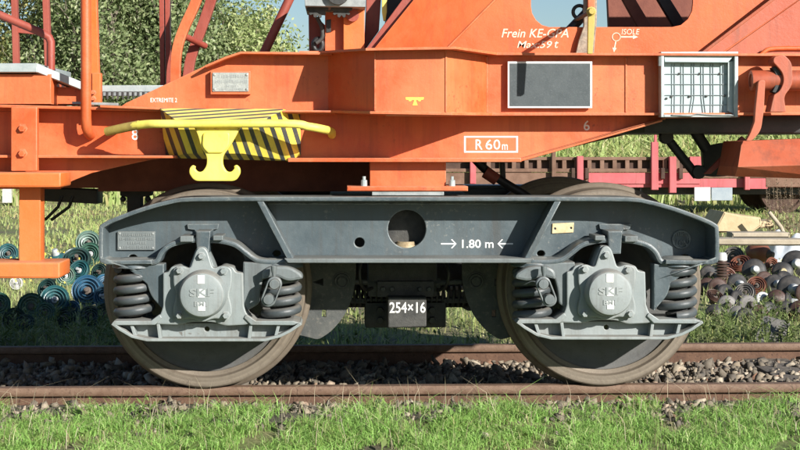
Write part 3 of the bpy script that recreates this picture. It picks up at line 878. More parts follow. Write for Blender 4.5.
wp('hook_pad', rnd([(203, 132, 4), (230, 132, 4), (229, 147, 5), (222, 153), (208, 153), (202, 147, 5)], 1), -1.244, .02, YELLOW, bev=.006, parent=hk)

# --- white label holder with a wire grid
lb = wp('label_holder', rnd(rect(661, 53, 737.5, 117), 1.0), -1.075, .03, LABELBOX, bev=.002)
for nm, r_ in (('holder_edge', rect(661, 51.6, 738.2, 54.6)), ('holder_edge', rect(661, 54.6, 664, 117.2)), ('holder_edge', rect(734.6, 54.6, 738.2, 117.2)), ('holder_edge', rect(664, 114.4, 734.6, 117.2))):
    wp(nm, r_, -1.125, .06, GALV, parent=lb, bev=.003)
wp('holder_visor', [(664, 55), (734.6, 55), (728, 62.5), (665, 62)], -1.115, .03, LABELBOX, parent=lb, bev=.002)
wp('side_strip', [(728, 62), (733.5, 61), (733.5, 114), (728, 111)], -1.10, .03, GALV, parent=lb, bev=.002)
wires = []
for x in (671.8, 674.5, 681, 683.5, 691.5, 694, 701, 703.5, 710.5, 713, 720.5, 723):
    wires.append(tube_mesh([P(x, 63.5, -1.078), P(x + .2, 98, -1.078), P(x + (-2 if 690 < x < 698 else 2 if 698 < x < 705 else 0), 113, -1.078)], .0016, 1))
for y in (74, 84.3, 95.2, 104.8):
    wires.append(tube_mesh([P(665, y, -1.080), P(728, y, -1.080)], .0016, 1))
link('wire_grid', join(wires), WIRE, lb, 50)
for sx, sy in ((679, 73.8), (699.4, 73.8), (719.4, 73.8), (671.5, 96.6), (689.3, 96.6), (706.4, 96.2), (724.4, 95.6), (666.5, 98.5), (731, 67.3), (731, 98)):
    link('rivet', lathe_mesh([(0, -.006), (.005, -.004), (.006, 0)], 8, 'Y', P(sx, sy, -1.078)), DARKG, lb)
tube('holder_hinge', [P(660.5, 56, -1.11), P(660.5, 66, -1.11)], .012, GALV, lb, 3)
tube('latch_wire', smooth_path([P(672, 115, -1.13), P(690, 115.8, -1.13), P(697, 114, -1.13), P(712, 115, -1.13), P(733, 115.4, -1.13)], 4), .003, GALVD, lb, 1)

# --- isolating cock lever in front of the opening
lv = wp('cock_bracket', rnd([(584, -20), (597, -20), (597, 20), (594, 55), (575.5, 55), (579, 40), (584, 26)], 1), -1.035, .03, rough_mat('greasy_bracket', (.16, .12, .09), (.36, .28, .2), 30, .5, 0, .2, 80))
wp('cock_lever', rnd([(588.5, 7, 2), (594.5, 7, 2), (595, 20, 2), (592.6, 54, 1), (587.6, 54, 1), (588, 20, 2)], 1), -1.42, .02, DIRTY)
bolt(591.3, 11.5, -1.42, DIRTY, lv, .016, .02, 8)
wp('lever_head', rnd([(588, -20), (595.5, -20), (595, 9, 2), (588, 9, 2)], 1), -1.062, .03, ORANGE)
q_ = P(591.3, 11.5, -1.40)
tube('cock_spindle', [q_, Vector((q_.x, -.95, q_.z))], .010, DARKG, wagon)
tube('cock_pipe', [P(566, 34, -.93), P(586, 13, -.93), P(590, 0, -.93)], .022, BLACK, wagon)
tube('cock_ring', [P(579.5 + 6.4 * math.cos(a), 12 + 6.4 * math.sin(a), -.97) for a in np.linspace(.2, 5.6, 20)], .0085, BLACK, wagon, 3)

# --- shaft and clamps at the right end
A_, B_ = P(752, 80.5, -1.16), P(840, 80.5, -1.16)
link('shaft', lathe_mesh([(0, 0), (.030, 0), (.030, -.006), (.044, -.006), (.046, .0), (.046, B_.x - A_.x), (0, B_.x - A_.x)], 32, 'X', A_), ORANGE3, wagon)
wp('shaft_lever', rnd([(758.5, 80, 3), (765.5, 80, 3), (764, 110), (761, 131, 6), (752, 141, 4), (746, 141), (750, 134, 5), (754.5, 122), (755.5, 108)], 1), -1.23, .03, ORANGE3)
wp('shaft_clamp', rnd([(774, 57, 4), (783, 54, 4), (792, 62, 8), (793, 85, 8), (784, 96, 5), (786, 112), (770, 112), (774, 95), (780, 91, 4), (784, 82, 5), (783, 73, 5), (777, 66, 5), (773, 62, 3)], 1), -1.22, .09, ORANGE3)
wp('clamp_strap', rnd([(776, 66), (783, 72, 5), (784, 84, 5), (778, 94), (772, 92), (776, 84, 4), (776, 74, 4), (772, 68)], 1), -1.20, .05, BLACK)

# --- trough and linkage hanging at the right end
box('under_tray', (GX(640, -.8), -.9, P(0, 133, -.9).z), (GX(850, -.8), .3, P(0, 114, -.9).z), BLACK, wagon, .01)
tr = [P(742, 141, -1.15), P(850, 137, -1.15), P(850, 164, -1.25), P(738, 167, -1.25), P(735, 176.5, -1.18), P(850, 180, -1.18)]
bk2 = [p + Vector((0, .35, 0)) for p in tr]
verts = tr + bk2
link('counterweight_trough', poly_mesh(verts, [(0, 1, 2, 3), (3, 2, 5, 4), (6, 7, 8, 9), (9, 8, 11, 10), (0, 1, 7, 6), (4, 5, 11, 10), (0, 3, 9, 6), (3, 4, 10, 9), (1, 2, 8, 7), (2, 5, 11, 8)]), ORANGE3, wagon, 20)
def arm(name, a, b, Y, r, mat=BLACK):
    return tube(name, [P(*a, Y), P(*b, Y)], r, mat, wagon, 3)
arm('linkage_rod', (667, 138), (697, 176), -.6, .022)
link('linkage_eye', lathe_mesh([(0, -.03), (.03, -.03), (.034, -.02), (.034, .02), (.03, .03), (0, .03)], 18, 'Y', P(666, 137, -.6)), BLACK, wagon)
link('linkage_eye', lathe_mesh([(0, -.03), (.03, -.03), (.034, -.02), (.034, .02), (.03, .03), (0, .03)], 18, 'Y', P(698, 172, -.6)), BLACK, wagon)
wp('linkage_arm', [(659, 124), (667, 124), (670, 136), (664, 140)], -.58, .03, BLACK)
arm('linkage_rod', (688, 120), (707, 150), -.55, .028)
slab('linkage_flat_bar', [P(742, 136, -.80), P(748, 141, -.80), P(711, 174, -.80), P(704, 174, -.80)], .02, REDBR, wagon)
wp('linkage_plate', rnd([(703, 147), (722, 143), (742, 142), (742, 160), (730, 176, 5), (712, 177, 4), (696, 174, 4), (704, 166)], 1), -.5, .06, BLACK)

# --- ladder steps at the left
for px in (16, -75):
    wp('ladder_stile', rect(px + 3, 176, px + 24.5, 264), -1.12, .10, ORANGEB, bev=.004)
    lb2 = wp('stile_bracket', rnd(rect(px - 5, 107, px + 21, 171), 1), -1.10, .05, ORANGE, bev=.004)
    for py in (128.5, 153.5):
        bolt(px + 6.5, py, -1.10, ORANGE, lb2, .017, .022)
for nm, y0, y1, x1 in (('step', 172.5, 187.5, 61), ('step', 262.5, 278.5, 60)):
    st = wp(nm, rnd([(-110, y0), (x1, y0, 2), (x1, y1, 3), (-110, y1)], .5), -1.24, .26, ORANGEB, bev=.008)

# --- platform, railings and masts at the left
pf = wp('platform_edge', rnd([(-160, 63.2), (37, 63.2), (37, 72.3), (-160, 72.3)], .4), -1.0, .9, GALV, bev=.003)
slab('platform_ramp_edge', [P(37, 63.5, -.99), P(84, 82.5, -.85), P(84, 90.5, -.85), P(37, 72, -.99)], .03, GALV, wagon)
slab('platform_ramp', [P(50, 74, -.93), P(84, 88, -.83), P(84, 95, -.7), P(50, 80, -.8)], .01, GALVD, wagon)
wp('platform_box', rect(-160, 74, 51, 104), -.96, .4, ORANGE, bev=.005)
wp('recessed_box', rect(51, 87, 84, 104), -.80, .3, ORANGE)
dk = wp('deck_grating_edge', rect(100, 85.2, 174, 91.8), -.55, .02, GALV)
wp('deck_grating', rect(100, 91.8, 174, 96), -.545, .02, GALVD)
for k in range(14):
    wp('grating_bar', rect(101.5 + 5.2 * k, 91.6, 103 + 5.2 * k, 99), -.552, .01, DARKG, bev=0)
wp('grating_strip', [(72, 101.5), (118, 103), (118, 105.5), (72, 104)], -1.0, .03, GALVD, bev=.001)
tube('handrail', [P(85.5, -70, -1.06), P(86, 60, -1.06), P(86, 118, -1.06), P(86.5, 127, -1.05), P(88.5, 133, -1.02), P(90.5, 135, -.96)], .0235, ORANGE, wagon, 5)
wp('rail_post', [(89, -70), (94.5, -70), (99.5, 102), (91, 102)], -.90, .05, ORANGEB)
wp('post_foot', rect(92, 73, 100.5, 104), -.915, .06, ORANGEB)
bolt(93.4, 92.5, -.915, ORANGE, wagon, .010, .02)
bolt(93.4, 98.8, -.915, ORANGE, wagon, .010, .02)
tube('railing', [P(-160, -52, -.7), P(0, 15, -.7), P(42, 33, -.7), P(49, 37.5, -.7), P(50.8, 42, -.7), P(50.8, 70, -.7)], .0195, REDBR, wagon, 5)
wp('railing_post', [(9, -70), (14.5, -70), (18.5, 64), (12.5, 64)], -.1, .05, REDBR)
wp('railing_post', [(40, -70), (45.5, -70), (51, 70), (44.5, 70)], -.1, .05, REDBR)
wp('railing_crosspiece', [(15, 27.5), (42, 31), (42, 35), (15, 32.5)], -.08, .03, REDBR)
for a in (158.6, 164.4):
    wp('mast', [(a - .4, -70), (a + 4.6, -70), (a + 6, 88), (a + 1.5, 88)], -.4, .06, REDBR)
strap = smooth_path([(216, -70, 0), (200, -14, 0), (194, 5, 0), (184, 27, 0), (178, 44, 0), (175.5, 60, 0), (175, 84, 0)], 5)
wp('mast_strap', band([(q.x, q.y) for q in strap], 10), -.55, .05, ORANGE)
strap2 = smooth_path([(232, -70, 0), (212, -4, 0), (204, 20, 0), (196, 42, 0), (190, 60, 0), (187, 80, 0)], 5)
wp('mast_strap', band([(q.x, q.y) for q in strap2], 10), -.3, .05, REDBR)
tube('mast_rung', [P(180, 34, -.5), P(205, 46, -.3)], .016, REDBR, wagon)
tube('stay_tube', [P(322, -70, -.5), P(289, 0, -.5), P(263.5, 54, -.5)], .0225, REDBR, wagon, 5)

# --- winch housing at the top
hs = wp('winch_top_plate', [(304, -9), (366, -9), (365.5, 7), (305, 6)], -1.0, .5, GALVD)
link('winch_drum', lathe_mesh([(0, -.03), (.05, -.03), (.05, .02), (.04, .03), (.04, .2), (0, .2)], 32, 'Y', P(338, -6, -1.0)), DARKG, wagon)
wp('winch_post', [(308.5, 14), (314, 14), (326, 26), (326, 54), (309, 54)], -.7, .04, REDBR)
wp('winch_post', [(325, 12), (344, 12), (344, 54), (325, 54)], -.8, .05, ORANGE)
wp('winch_post', [(343.5, 8), (364.5, 8), (364.5, 52), (343.5, 54)], -.85, .08, ORANGEB)
for gx in (317.5, 341.5):
    teeth = []
    for k in range(36):
        a = 2 * math.pi * k / 36
        r = 11.2 if k % 3 else 8.6
        teeth.append((gx + r * math.cos(a), 6.5 + r * math.sin(a)))
    wp('gear_wheel', teeth, -.95, .03, DARKG, bev=.001)
tube('chain_link', [P(318 + 4.5 * math.cos(a), 45 + 6 * math.sin(a), -.82) for a in np.linspace(0, 2 * math.pi, 16, endpoint=False)], .012, BLACK, wagon, 2, True)
tube('hanging_hook', smooth_path([P(317, 17, -.84), P(322, 28, -.84), P(322, 38, -.84), P(316, 43, -.84)], 4), .010, DARKG, wagon, 3)
wp('winch_rod', [(326, 20), (331, 19), (331, 32), (326, 33)], -.86, .03, BLACK)
link('roller', lathe_mesh([(0, -.03), (.03, -.03), (.03, 0)], 16, 'Y', P(352.5, 15.5, -.85)), REDBR, wagon)
wp('boom_foot', [(368, -70), (393, -70), (381, 0), (379, 30), (366, 48), (364, 48), (366, 10)], -.6, .1, REDBR)
wp('boom_cheek', [(386, -70), (440, -70), (405, 5), (388, 26), (386, 20)], -.5, .2, BLACK)
wp('hydraulic_stub', rnd([(382, -40), (386.5, -40), (387, 12), (385.5, 21, 1), (383.5, 21, 1), (382, 12)], .5), -.75, .02, YELLOW)
wp('cheek_dark_sheet', [(722, 54.5), (830, 54.5), (830, -20), (812, -9)], -1.012, .012, ORANGE3)  # thin sheet giving the right of the cheek a darker, redder tone
for q in pl_[1:4]:
    tube('weld_bead', [P(q[0], q[2] + 1, q[1] - .001), P(q[0], q[3] - 1, q[1] - .001)], .0045, ORANGE, wagon, 1)
tube('weld_bead', [P(330, 56, -1.003), P(330, 110, -1.003)], .005, ORANGE, wagon, 1)
tube('weld_bead', [P(626, 58, -1.052), P(626, 112, -1.052)], .005, ORANGE, wagon, 1)
# ================================================================== the ground and the track
def ground_z(x, y):
    x = np.asarray(x, float); y = np.asarray(y, float)
    z = np.full(np.broadcast(x, y).shape, -.125)
    front = np.interp(y, [-60, -6, -1.7, -1.15, -.80, -.70, -.6], [-.3, -.16, -.125, -.10, -.085, -.13, -.135])
    z = np.where(y < -.6, front, z)
    z = np.where((y >= -.6) & (y < .9), -.135, z)
    z = np.where(y > 24, np.interp(y, [24, 30, 42, 60, 400], [-.125, .35, 1.95, 2.2, 2.4]), z)
    z = z + np.where(np.abs(y) > .9, .014 * np.sin(x * 3.1 + y * 1.7) * np.cos(y * 2.3 - x), 0)
    z = z + np.where(y > 26, .12 * np.sin(x * .7 + y * .33) + .07 * np.sin(x * 1.9 - y), 0)
    return z

def grid_sheet(name, xs, ys, zf, mat, dz=0.0):
    X, Y = np.meshgrid(xs, ys)
    Z = zf(X, Y) + dz
    v = np.stack([X, Y, Z], -1).reshape(-1, 3)
    nx, ny = len(xs), len(ys)
    i = np.arange(nx - 1)[None, :] + np.arange(ny - 1)[:, None] * nx
    a, b, c, d = i.ravel(), (i + 1).ravel(), (i + 1 + nx).ravel(), (i + nx).ravel()
    me = tri_mesh(v, np.concatenate([np.stack([a, b, c], 1), np.stack([a, c, d], 1)]))
    return link(name, me, mat, None, 180, shift=False)

def ground_material():
    m, nt, bs = new_mat('grassy_soil')
    v = world_vec(nt)
    soil = mixc(nt, nz(nt, v, 9, 6, .7), (.075, .055, .038), (.19, .155, .11))
    dry = mixc(nt, nz(nt, v, 3.1, 6, .7), (.24, .22, .08), (.36, .32, .15))
    green = mixc(nt, nz(nt, v, 5.2, 6, .7), (.10, .15, .04), (.22, .27, .08))
    gr = mixc(nt, ramp(nt, nz(nt, v, .55, 5, .6), .42, .6), green, dry)
    c = mixc(nt, ramp(nt, nz(nt, v, 1.4, 6, .7), .36, .52), soil, gr)
    nt.links.new(c, bs.inputs['Base Color'])
    bs.inputs['Roughness'].default_value = .95
    bump(nt, bs, nz(nt, v, 25, 8, .75), .8, .04)
    return m
xs = np.concatenate([[-300, -120, -60, -35], np.linspace(-22, 22, 177), [35, 60, 120, 300]])
ys = np.concatenate([[-60, -25, -12, -8, -5], np.linspace(-3, 8, 89), np.linspace(8.5, 60, 60), [90, 150, 260, 400]])
tag(grid_sheet('ground', xs, ys, ground_z, ground_material()), kind='structure')

BALL = rough_mat('ballast_bed_gravel', (.055, .045, .036), (.16, .135, .105), 30, .95, 0, .9, 70, bdist=.02)
tag(grid_sheet('ballast_bed', np.linspace(-20, 20, 161), np.linspace(-1.18, 1.5, 30), lambda x, y: np.where((y < -.8), ground_z(x, y), -.125) + .006 + .006 * np.sin(x * 23 + y * 17), BALL), kind='structure')

# --- rails
def rail(y, label):
    prof_low = [(-.062, -.160), (.062, -.160), (.062, -.150), (.012, -.135), (.0085, -.045), (-.0085, -.045), (-.012, -.135), (-.062, -.150)]
    head = [(-.030, -.0405), (-.0345, -.034), (-.036, -.010), (-.030, -.0015), (0, 0), (.030, -.0015), (.036, -.010), (.0345, -.034), (.030, -.0405), (.009, -.0455), (-.009, -.0455)]
    t = thing('rail', label, 'rail', (0, y, -.160))
    def ext(pr, L):
        n = len(pr)
        return poly_mesh([(-L, y + a, b) for a, b in pr] + [(L, y + a, b) for a, b in pr], [list(range(n)), list(range(n, 2 * n))] + [(i, (i + 1) % n, n + (i + 1) % n, n + i) for i in range(n)])
    link('rail_web_and_foot', ext(prof_low, 20), RAILM, t, 30)
    link('rail_head', ext(head, 20.001), RAILTOP, t, 40)
rail(-.7535, 'rusty steel rail in front, behind the grass, under the near wheels')
rail(.7535, 'rusty steel rail behind, beyond the ballast, nearer the insulator heaps')
WOOD = rough_mat('weathered_timber', (.085, .07, .055), (.20, .17, .135), 22, .9, 0, .5, 90, bdist=.01)
slx = GX(792, .2)
tag(box('sleeper', (slx - .13, -1.0, -.26), (slx + .13, 1.3, -.088), WOOD, None, .01), 'weathered grey timber sleeper between the rails at the right edge', 'sleeper')

# --- ballast stones
def hull_rock(seed):
    r = np.random.default_rng(seed)
    p = r.normal(size=(9, 3)); p /= np.linalg.norm(p, axis=1)[:, None]
    p *= np.array([1.15, .8, .6]) * r.uniform(.7, 1.25, (9, 1))
    bm = bmesh.new()
    for q in p: bm.verts.new(q)
    h = bmesh.ops.convex_hull(bm, input=bm.verts[:])
    bmesh.ops.delete(bm, geom=[g for g in h['geom_interior'] if isinstance(g, bmesh.types.BMVert)], context='VERTS')
    bmesh.ops.triangulate(bm, faces=bm.faces[:])
    bm.verts.ensure_lookup_table(); bm.verts.index_update()
    v = np.array([q.co[:] for q in bm.verts]); t = np.array([[x.index for x in f.verts] for f in bm.faces])
    bm.free()
    return v, t
rocks = [hull_rock(s) for s in range(14)]
def rand_rot(n, full=True):
    q = rng.normal(size=(n, 4)); q /= np.linalg.norm(q, axis=1)[:, None]
    w_, x, y, z = q.T
    return np.stack([np.stack([1 - 2 * (y * y + z * z), 2 * (x * y - z * w_), 2 * (x * z + y * w_)], -1),
                     np.stack([2 * (x * y + z * w_), 1 - 2 * (x * x + z * z), 2 * (y * z - x * w_)], -1),
                     np.stack([2 * (x * z - y * w_), 2 * (y * z + x * w_), 1 - 2 * (x * x + y * y)], -1)], 1)
def scatter_rocks(pos, size, tint):
    V, T, C, off = [], [], [], 0
    R = rand_rot(len(pos))
    for k in range(len(pos)):
        v, t = rocks[k % len(rocks)]
        vv = (v * size[k]) @ R[k].T + pos[k]
        V.append(vv); T.append(t + off); C.append(np.full(len(v), tint[k])); off += len(v)
    return tri_mesh(np.concatenate(V), np.concatenate(T), np.concatenate(C))
def tint_mat(name, stops, rough=.85, nscale=60):
    m, nt, bs = new_mat(name)
    at = nt.nodes.new('ShaderNodeAttribute'); at.attribute_name = 'tint'
    r = nt.nodes.new('ShaderNodeValToRGB')
    els = r.color_ramp.elements
    while len(els) < len(stops): els.new(.5)
    for e, (p, c) in zip(els, stops): e.position = p; e.color = (*c, 1)
    nt.links.new(at.outputs['Fac'], r.inputs[0])
    v = world_vec(nt)
    c = mixc(nt, math_n(nt, 'MULTIPLY', ramp(nt, nz(nt, v, nscale, 6, .7), .4, .7), .55), r.outputs[0], (.09, .065, .045))
    nt.links.new(c, bs.inputs['Base Color'])
    bs.inputs['Roughness'].default_value = rough
    bump(nt, bs, nz(nt, v, nscale * 3, 5, .7), .4, .004)
    return m
STONE = tint_mat('ballast_stone', [(0, (.10, .088, .072)), (.4, (.17, .142, .105)), (.72, (.29, .235, .165)), (.92, (.44, .38, .29)), (1, (.24, .12, .07))])
n1, n2, n3 = 12000, 2600, 2200
px_ = np.concatenate([rng.uniform(-3.6, 4.2, n1), rng.uniform(-3.2, 3.4, n2), rng.uniform(-3.6, 4.2, n3)])
py_ = np.concatenate([rng.uniform(-.69, .69, n1), -.80 - rng.gamma(2.0, .085, n2), .80 + rng.gamma(2, .11, n3)])
sz = rng.gamma(5, .0040, n1 + n2 + n3).clip(.008, .05)
sz[n1:n1 + n2] *= .85
pz = np.where(py_ < -.8, ground_z(px_, py_) + .002, -.122) + sz * .25 + rng.uniform(0, .030, len(sz)) * (np.abs(py_) < .69)
tag(link('ballast_stones', scatter_rocks(np.stack([px_, py_, pz], 1), sz, rng.uniform(0, 1, len(sz))), STONE, None, 0, shift=False), 'loose brown and grey ballast stones between and beside the rails', 'gravel', kind='stuff')

# --- grass
def blades(pos, h, wd, lean=.5, curl=.4, tint=None):
    n = len(pos)
    a = rng.uniform(0, 2 * math.pi, n)
    dirx, diry = np.cos(a), np.sin(a)
    l = rng.uniform(.1, 1, n) * lean
    side = np.stack([-diry, dirx, np.zeros(n)], 1)
    # keep the blade faces turned every way
    b = rng.uniform(0, 2 * math.pi, n)
    side = np.stack([np.cos(b), np.sin(b), np.zeros(n)], 1)
    fwd = np.stack([dirx, diry, np.zeros(n)], 1)
    up = np.array([0, 0, 1.0])
    p1 = pos + (fwd * (l * .35)[:, None] + up) * (h * .55)[:, None]
    p2 = pos + (fwd * (l * (1 + curl))[:, None] + up * np.sqrt(np.maximum(.15, 1 - .35 * l * l))[:, None]) * h[:, None]
    w0, w1 = side * (wd * .5)[:, None], side * (wd * .42)[:, None]
    V = np.stack([pos - w0, pos + w0, p1 - w1, p1 + w1, p2], 1).reshape(-1, 3)
    i = np.arange(n)[:, None] * 5
    T = np.concatenate([i + np.array([[0, 1, 3]]), i + np.array([[0, 3, 2]]), i + np.array([[2, 3, 4]])])
    t = rng.uniform(0, 1, n) if tint is None else tint
    return V, T, np.repeat(t, 5)
def vnoise(x, y, f, seed):
    r = np.random.default_rng(seed)
    s = 0
    for k in range(5):
        a, b, c = r.uniform(-1, 1, 3)
        s = s + np.sin(f * (1 + .5 * k) * (a * x + b * y) * 1.6 + c * 9)
    return s / 5
GRASS = leaf_mat('fresh_grass', [(0, (.44, .38, .20)), (.10, (.23, .32, .08)), (.5, (.26, .48, .105)), (.85, (.36, .58, .15)), (1, (.54, .58, .28))], .3)
gx, gy = rng.uniform(-2.9, 3.1, 210000), rng.uniform(-2.5, -.86, 210000)
den = vnoise(gx, gy, 5, 1) * .7 + vnoise(gx, gy, 13, 2) * .5 + np.interp(gy, [-2.5, -1.5, -1.2, -.98, -.86], [.12, .26, .42, .20, -.25])
keep = den > rng.uniform(-.02, .42, len(gx))
gx, gy = gx[keep][:95000], gy[keep][:95000]
gh = rng.gamma(6, .0068, len(gx)).clip(.015, .13) * (1 + .45 * vnoise(gx, gy, 6, 12)) * np.interp(gy, [-1.6, -.9], [.95, 1.15])
V, T, C = blades(np.stack([gx, gy, ground_z(gx, gy) - .004], 1), gh, rng.uniform(.0018, .0048, len(gx)), 1.25, .7, np.clip(rng.normal(.50, .26, len(gx)) + .25 * vnoise(gx, gy, 7, 4), 0, 1))
tag(link('foreground_grass', tri_mesh(V, T, C), GRASS, None, 0, shift=False), 'fresh green grass growing along the front of the track', 'grass', kind='stuff')
DRYG = leaf_mat('dry_straw', [(0, (.35, .29, .17)), (1, (.55, .50, .36))], .3)
n = 900
sx_ = rng.uniform(-2.8, 3, n); sy_ = rng.uniform(-1.7, -.83, n)
V, T, C = blades(np.stack([sx_, sy_, ground_z(sx_, sy_)], 1), rng.uniform(.06, .19, n), rng.uniform(.0015, .003, n), 1.2, .8)
tag(link('dry_grass_stalks', tri_mesh(V, T, C), DRYG, None, 0, shift=False), 'thin straw-coloured dry stalks among the foreground grass', 'grass', kind='stuff')

MEADOW = leaf_mat('meadow_grass', [(0, (.44, .36, .18)), (.3, (.44, .45, .17)), (.6, (.34, .45, .14)), (.85, (.46, .53, .21)), (1, (.62, .58, .32))], .4)
def meadow(name, label, n, x0, x1, y0, y1, h0, h1, w0, w1, seed=5, thr=-.3, mat=MEADOW, lean=.8):
    x, y = rng.uniform(x0, x1, n), rng.uniform(y0, y1, n)
    k = vnoise(x, y, 1.1, seed) + .4 * vnoise(x, y, 3, seed + 1) > rng.uniform(thr, .4, n) - .3
    x, y = x[k], y[k]
    V, T, C = blades(np.stack([x, y, ground_z(x, y)], 1), rng.uniform(h0, h1, len(x)), rng.uniform(w0, w1, len(x)), lean, .5, np.clip(rng.normal(.55, .25, len(x)) + .2 * vnoise(x, y, .8, 9), 0, 1))
    tag(link(name, tri_mesh(V, T, C), mat, None, 0, shift=False), label, 'grass', kind='stuff')
meadow('verge_grass', 'short rough grass on the verge beyond the far rail', 26000, -5.5, 6.5, 1.15, 7, .03, .12, .004, .009, 5)
meadow('meadow_grass', 'yellowing meadow grass beyond the insulator heaps', 42000, -9, 12, 7, 24, .04, .13, .010, .024, 7)
meadow('bank_grass', 'tall yellow-green herbage on the bank behind the red wagon', 60000, -13, 22, 24, 46, .15, .5, .03, .09, 8, -.8)

# --- weeds with upright leafy stems
WEED = leaf_mat('weed_leaves', [(0, (.14, .16, .06)), (.5, (.14, .20, .055)), (.85, (.24, .28, .11)), (1, (.38, .35, .20))], .35)
def weeds(name, label, spots_, hmin, hmax, flowers=0.0, mat=None):
    V, T, C, off = [], [], [], 0
    def add(v, t, c):
        nonlocal off
        V.append(v); T.append(t + off); C.append(c); off += len(v)
    for (x, y) in spots_:
        h = random.uniform(hmin, hmax)
        z = float(ground_z(x, y))
        lx, ly = random.uniform(-.12, .12), random.uniform(-.12, .12)
        tn = random.uniform(.2, .9)
        wst = .0028
        base = np.array([x, y, z]); tip = np.array([x + lx * h, y + ly * h, z + h])
        s = np.array([wst, 0, 0])
        add(np.stack([base - s, base + s, tip]), np.array([[0, 1, 2]]), np.full(3, tn))
        nl = int(h / .012)
        t = rng.uniform(.08, 1, nl)
        p = base + (tip - base) * t[:, None]
        a = rng.uniform(0, 2 * math.pi, nl)
        L = (.048 * (1.15 - t) + .008) * rng.uniform(.6, 1.3, nl)
        d = np.stack([np.cos(a), np.sin(a), rng.uniform(.1, .9, nl)], 1) * L[:, None]
        q = np.cross(d, np.array([0, 0, 1.0])); q /= np.linalg.norm(q, axis=1)[:, None] + 1e-9
        q *= (L * .2)[:, None]
        v = np.stack([p, p + d * .5 - q, p + d * .5 + q, p + d], 1).reshape(-1, 3)
        i = np.arange(nl)[:, None] * 4
        add(v, np.concatenate([i + np.array([[0, 1, 2]]), i + np.array([[1, 3, 2]])]), np.repeat(np.clip(tn + rng.normal(0, .15, nl), 0, .97), 4))
    me = tri_mesh(np.concatenate(V), np.concatenate(T), np.concatenate(C))
    tag(link(name, me, mat or WEED, None, 0, shift=False), label, 'weeds', kind='stuff')
def region(n, p0, p1, y0, y1):
    o = []
    for _ in range(n):
        Y = random.uniform(y0, y1)
        o.append((GX(random.uniform(p0, p1), Y), Y))
    return o
weeds('weeds', 'upright green weeds in front of the teal insulators at left', region(330, -120, 128, 1.25, 2.6), .06, .27)
weeds('weeds', 'upright green weeds in front of the brown insulators at right', region(170, 690, 900, 1.25, 2.5), .08, .36)
weeds('weeds', 'low weeds seen under the middle of the bogie', region(420, 150, 690, 1.2, 3.4), .04, .16)
BROADW = leaf_mat('broad_weed_leaves', [(0, (.16, .22, .06)), (.5, (.22, .32, .09)), (1, (.34, .40, .16))], .3)
weeds('broadleaf_weeds', 'low broad-leaved weeds scattered through the foreground grass', region(150, -60, 860, -1.75, -.95), .03, .09, mat=BROADW)
DRYW = leaf_mat('dry_weed', [(0, (.22, .15, .09)), (1, (.38, .30, .20))], .3)
weeds('dry_weeds', 'dry brown tangled weeds by the tarpaulin at the right', region(46, 765, 850, 9.5, 11), .5, 1.15, mat=DRYW)
FLOWER = rough_mat('yellow_petals', (.75, .60, .05), (.80, .70, .15), 30, .7, 0, 0, 10)
bm = bmesh.new()
for _ in range(34):
    Y = random.uniform(4.5, 7.0); x = GX(random.uniform(5, 80), Y)
    c = Vector((x, Y, float(ground_z(x, Y)) + random.uniform(.10, .30)))
    for k in range(5):
        a = 2 * math.pi * k / 5 + random.random()
        u = Vector((math.cos(a), random.uniform(-.6, .2), math.sin(a))) * .009
        vv = [bm.verts.new(c), bm.verts.new(c + u + Vector((-u.z, 0, u.x)) * .4), bm.verts.new(c + u + Vector((u.z, 0, -u.x)) * .4)]
        bm.faces.new(vv)
me = bpy.data.meshes.new('f'); bm.to_mesh(me); bm.free()
tag(link('small_flowers', me, FLOWER, None, 0, shift=False), 'scattered small yellow flowers among the weeds at left', 'flowers', kind='stuff')
# ================================================================== discarded insulators
def glassy(name, col, rough=.22, trans=.2):
    m, nt, bs = new_mat(name)
    v = world_vec(nt)
    c = mixc(nt, ramp(nt, nz(nt, v, 12, 6, .7), .45, .75), (*col, 1), (col[0] * .6 + .06, col[1] * .6 + .05, col[2] * .6 + .04, 1))
    nt.links.new(c, bs.inputs['Base Color'])
    rr = ramp(nt, nz(nt, v, 20, 5, .7), .4, .75, (rough,) * 3 + (1,), (.7, .7, .7, 1))
    nt.links.new(rr, bs.inputs['Roughness'])
    bs.inputs['Transmission Weight'].default_value = trans
    return m
G_TEAL = glassy('teal_glass', (.025, .115, .125)); G_BLUE = glassy('blue_glass', (.03, .115, .20)); G_GREEN = glassy('green_glass', (.055, .15, .11)); G_DARK = glassy('dark_green_glass', (.02, .06, .055)); G_PALE = glassy('pale_green_glass', (.12, .21, .17))
C_BROWN = glassy('brown_porcelain', (.055, .026, .018), .5, 0); C_RED = glassy('reddish_porcelain', (.17, .06, .035), .42, 0); C_GREY = glassy('grey_dusty_porcelain', (.16, .15, .14), .4, 0); C_WHITE = glassy('white_porcelain', (.55, .54, .52), .2, 0); C_BLACK = glassy('black_porcelain', (.024, .023, .022), .5, 0)
PINM = rough_mat('grey_zinc_cap', (.32, .34, .35), (.48, .48, .46), 30, .55, .2, .3, 90); PIND = rough_mat('dark_iron_cap', (.05, .045, .04), (.13, .10, .08), 30, .7, .2, .3, 90)
shell_me = lathe_mesh([(.040, .006), (.056, .000), (.072, -.010), (.096, -.020), (.114, -.028), (.123, -.040), (.125, -.056), (.119, -.054), (.108, -.042), (.104, -.046), (.101, -.070), (.096, -.070), (.093, -.044), (.079, -.040), (.076, -.068), (.071, -.068), (.068, -.038), (.054, -.036), (.051, -.062), (.046, -.062), (.043, -.03), (.0, -.03)], 40, 'Z')
cap_me = lathe_mesh([(0, .075), (.026, .075), (.034, .068), (.040, .04), (.046, .012), (.046, .004), (0, .004)], 20, 'Z')
